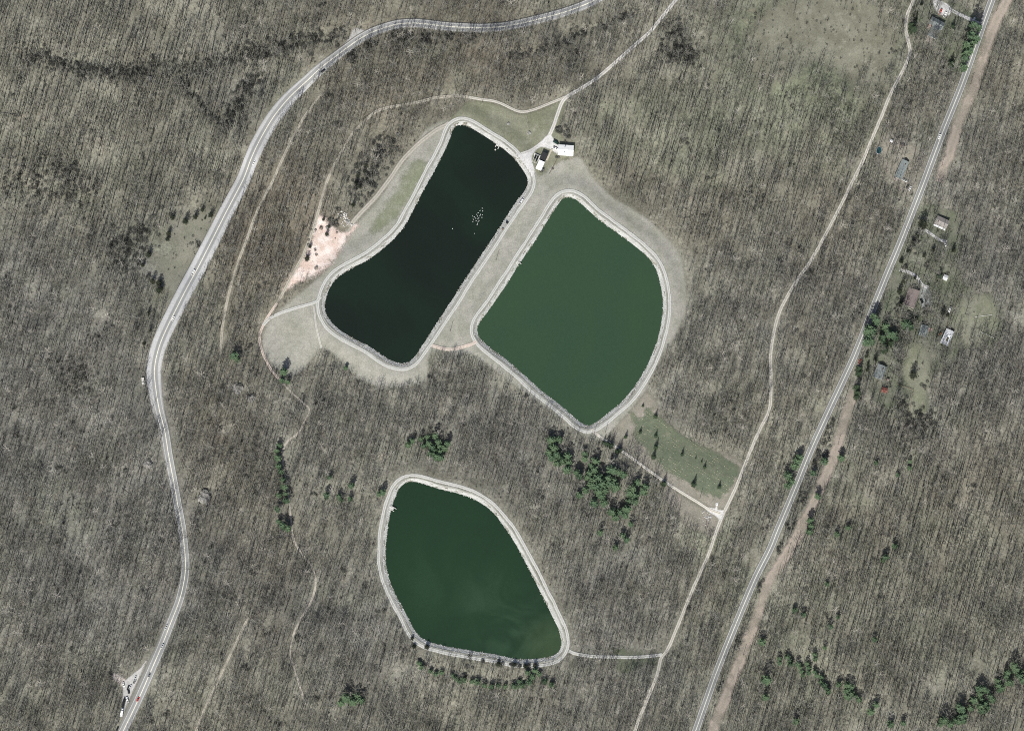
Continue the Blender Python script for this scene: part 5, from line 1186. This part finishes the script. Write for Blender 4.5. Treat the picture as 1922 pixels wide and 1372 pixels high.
vehicle('truck', 228.3, 1336, (.15,-.99), 'white', 'long white truck at the south end of the lay-by', g2); vehicle('car', 230.5, 1284.5, (.2,.98), 'white', 'white car on the pink apron above the lay-by', g2); vehicle('car', 219, 1368, (.4,-.9), 'black', 'black car at the bottom edge beside the highway', g2)
vehicle('van', 1043.5, 268.5, (.88,.5), 'green', 'dark green van parked north-west of the white garage', g3); vehicle('pickup', 1043, 279, (.88,.5), 'white', 'white pickup parked west of the white garage', g3)
vehicle('pickup', 978.3, 379, (.55,-.83), 'white', 'white pickup parked on the east bank of the dark reservoir', g3)
vehicle('pickup', 1765, 23, (.4,-.9), 'red', 'red pickup parked north of the northern house', g4); vehicle('pickup', 1773.5, 28.5, (.4,-.9), 'white', 'white pickup parked north of the northern house', g4); vehicle('car', 1828, 37, (.5,-.86), 'white', 'white car on the northern house driveway near the road', g4)
vehicle('car', 1763, 257, (.37,-.93), 'white', 'white car on the county road above the long teal house', None)
vehicle('pickup', 1697.5, 339, (.86,.5), 'white', 'white pickup at the south end of the long teal house', g4); vehicle('car', 1708, 354, (.45,-.9), 'white', 'white car by the road south of the long teal house', g4); vehicle('car', 1703.5, 350, (.45,-.9), 'black', 'black car by the road south of the long teal house', g4)
vehicle('car', 1775.3, 458, (.2,.98), 'white', 'white car at the end of the porch house driveway', g4); vehicle('car', 1731.5, 564, (.5,.86), 'black', 'black car parked east of the brown house', g4)
vehicle('pickup', 1783.5, 580.5, (-.4,.92), 'white', 'white pickup by the paddock fence', g4); vehicle('car', 1614.5, 678, (.35,-.93), 'red', 'red car on the verge of the county road', g4)
# trailer and dock box on the embankment, tractor at the mobile home
x, y = P(951.6, 418.3); o = empty('utility_trailer', (x, y, h1(x, y) + .2), rotz_from_px(.8, .6), 'small black trailer on the east bank of the dark reservoir', 'trailer')
q = MB(); q.box(-1.3,-.8,.5,1.3,.8,1.1,.03); q.obj('body', CP['black'], o); q = MB(); q.tube([(1.3,-.5,.55),(2.4,0,.5),(1.3,.5,.55)], [.05]*3, 5); q.obj('drawbar', M_STEEL, o)
for s in (-1, 1): part('wheel', wheel_me, o).location = (0, s*.92, .33)
x, y = P(943.5, 430.5); o = empty('picnic_table', (x, y, h1(x, y) + .15), .6, 'dark picnic table on the bank of the dark reservoir', 'table')
q = MB(); q.box(-.95,-.4,.72,.95,.4,.78); q.obj('tabletop', M_FENCE, o)
for s in (-1, 1):
    q = MB(); q.box(-.95, s*.75-.14, .42, .95, s*.75+.14, .47); q.obj('seat', M_FENCE, o); q = MB(); q.tube([(s*.6,-.7,0),(s*.6,0,.74),(s*.6,.7,0)], [.06]*3, 4); q.obj('leg', M_FENCE, o)
x, y = P(1766, 625); o = empty('tractor', (x, y, h1(x, y) + .1), rotz_from_px(-.3, .95), 'small orange red tractor beside the mobile home', 'tractor')
q = MB(); q.box(.1,-.4,.6,1.6,.4,1.25,.08); q.box(-1.1,-.5,.55,.1,.5,.95,.05); q.obj('body', simple('orange_tractor_paint', (.55,.14,.05), .4, .4), o); q = MB(); q.box(-.75,-.3,.95,-.3,.3,1.35,.05); q.obj('seat', M_TYRE, o)
for sx, sc_ in ((-.7, 1.9), (1.2, 1.1)):
    for s in (-1, 1): w_ = part('wheel', wheel_me, o); w_.location = (sx, s*.7, .33*sc_); w_.scale = (sc_, 1.6, sc_)

# waterbirds resting on the dark reservoir
bm1 = MB(); bm1.blob((0,0,.12), .34, 1, (8,6), .55, .04); bm1.v = [(v[0]*1.7, v[1], v[2]) for v in bm1.v]
bm1.tube([(.45,0,.2),(.6,0,.42),(.66,0,.62)], [.09,.06,.06], 6); bm1.blob((.72,0,.64), .1, 2, (6,4), .9, .03); bm1.tube([(.78,0,.64),(.98,0,.62)], [.04,.01], 4); bm1.tube([(-.5,0,.15),(-.78,0,.26)], [.14,.03], 5)
bird_me = bm1.mesh('waterbird', simple('white_feathers', (.7,.7,.68), .8, .2, .05))
BX = [(1635,195),(1637,215),(1618,212),(1605,228),(1595,240),(1622,240),(1635,242),(1565,252),(1577,258),(1600,252),(1610,262),(1603,272),(1570,275),(1590,285),(1605,290),(1612,283),(1632,262),(1567,292),(1600,305),(1597,315),(1588,268),(1618,248)]
for n, (a, b2) in enumerate(BX + [(1420,343),(1577,377)]):
    x, y = P(480 + a/3.844, 340 + b2/3.844); o = bpy.data.objects.new('waterbird', bird_me); COL.objects.link(o); o.location = (x, y, WATER_Z); o.rotation_euler = (0, 0, random.uniform(0, 6.28)); s_ = random.uniform(.6, .85); o.scale = (s_,)*3
    lab = 'white waterbird in the loose flock floating on the dark reservoir' if n < len(BX) else ('white waterbird alone well west of the flock' if n == len(BX) else 'white waterbird alone just south of the flock')
    tag(o, lab, 'bird', 'waterbirds on the dark reservoir')

scene.cycles.use_denoising = False; scene.cycles.filter_width = 1.0; scene.cycles.max_bounces = 4; scene.cycles.diffuse_bounces = 2; scene.cycles.transparent_max_bounces = 8
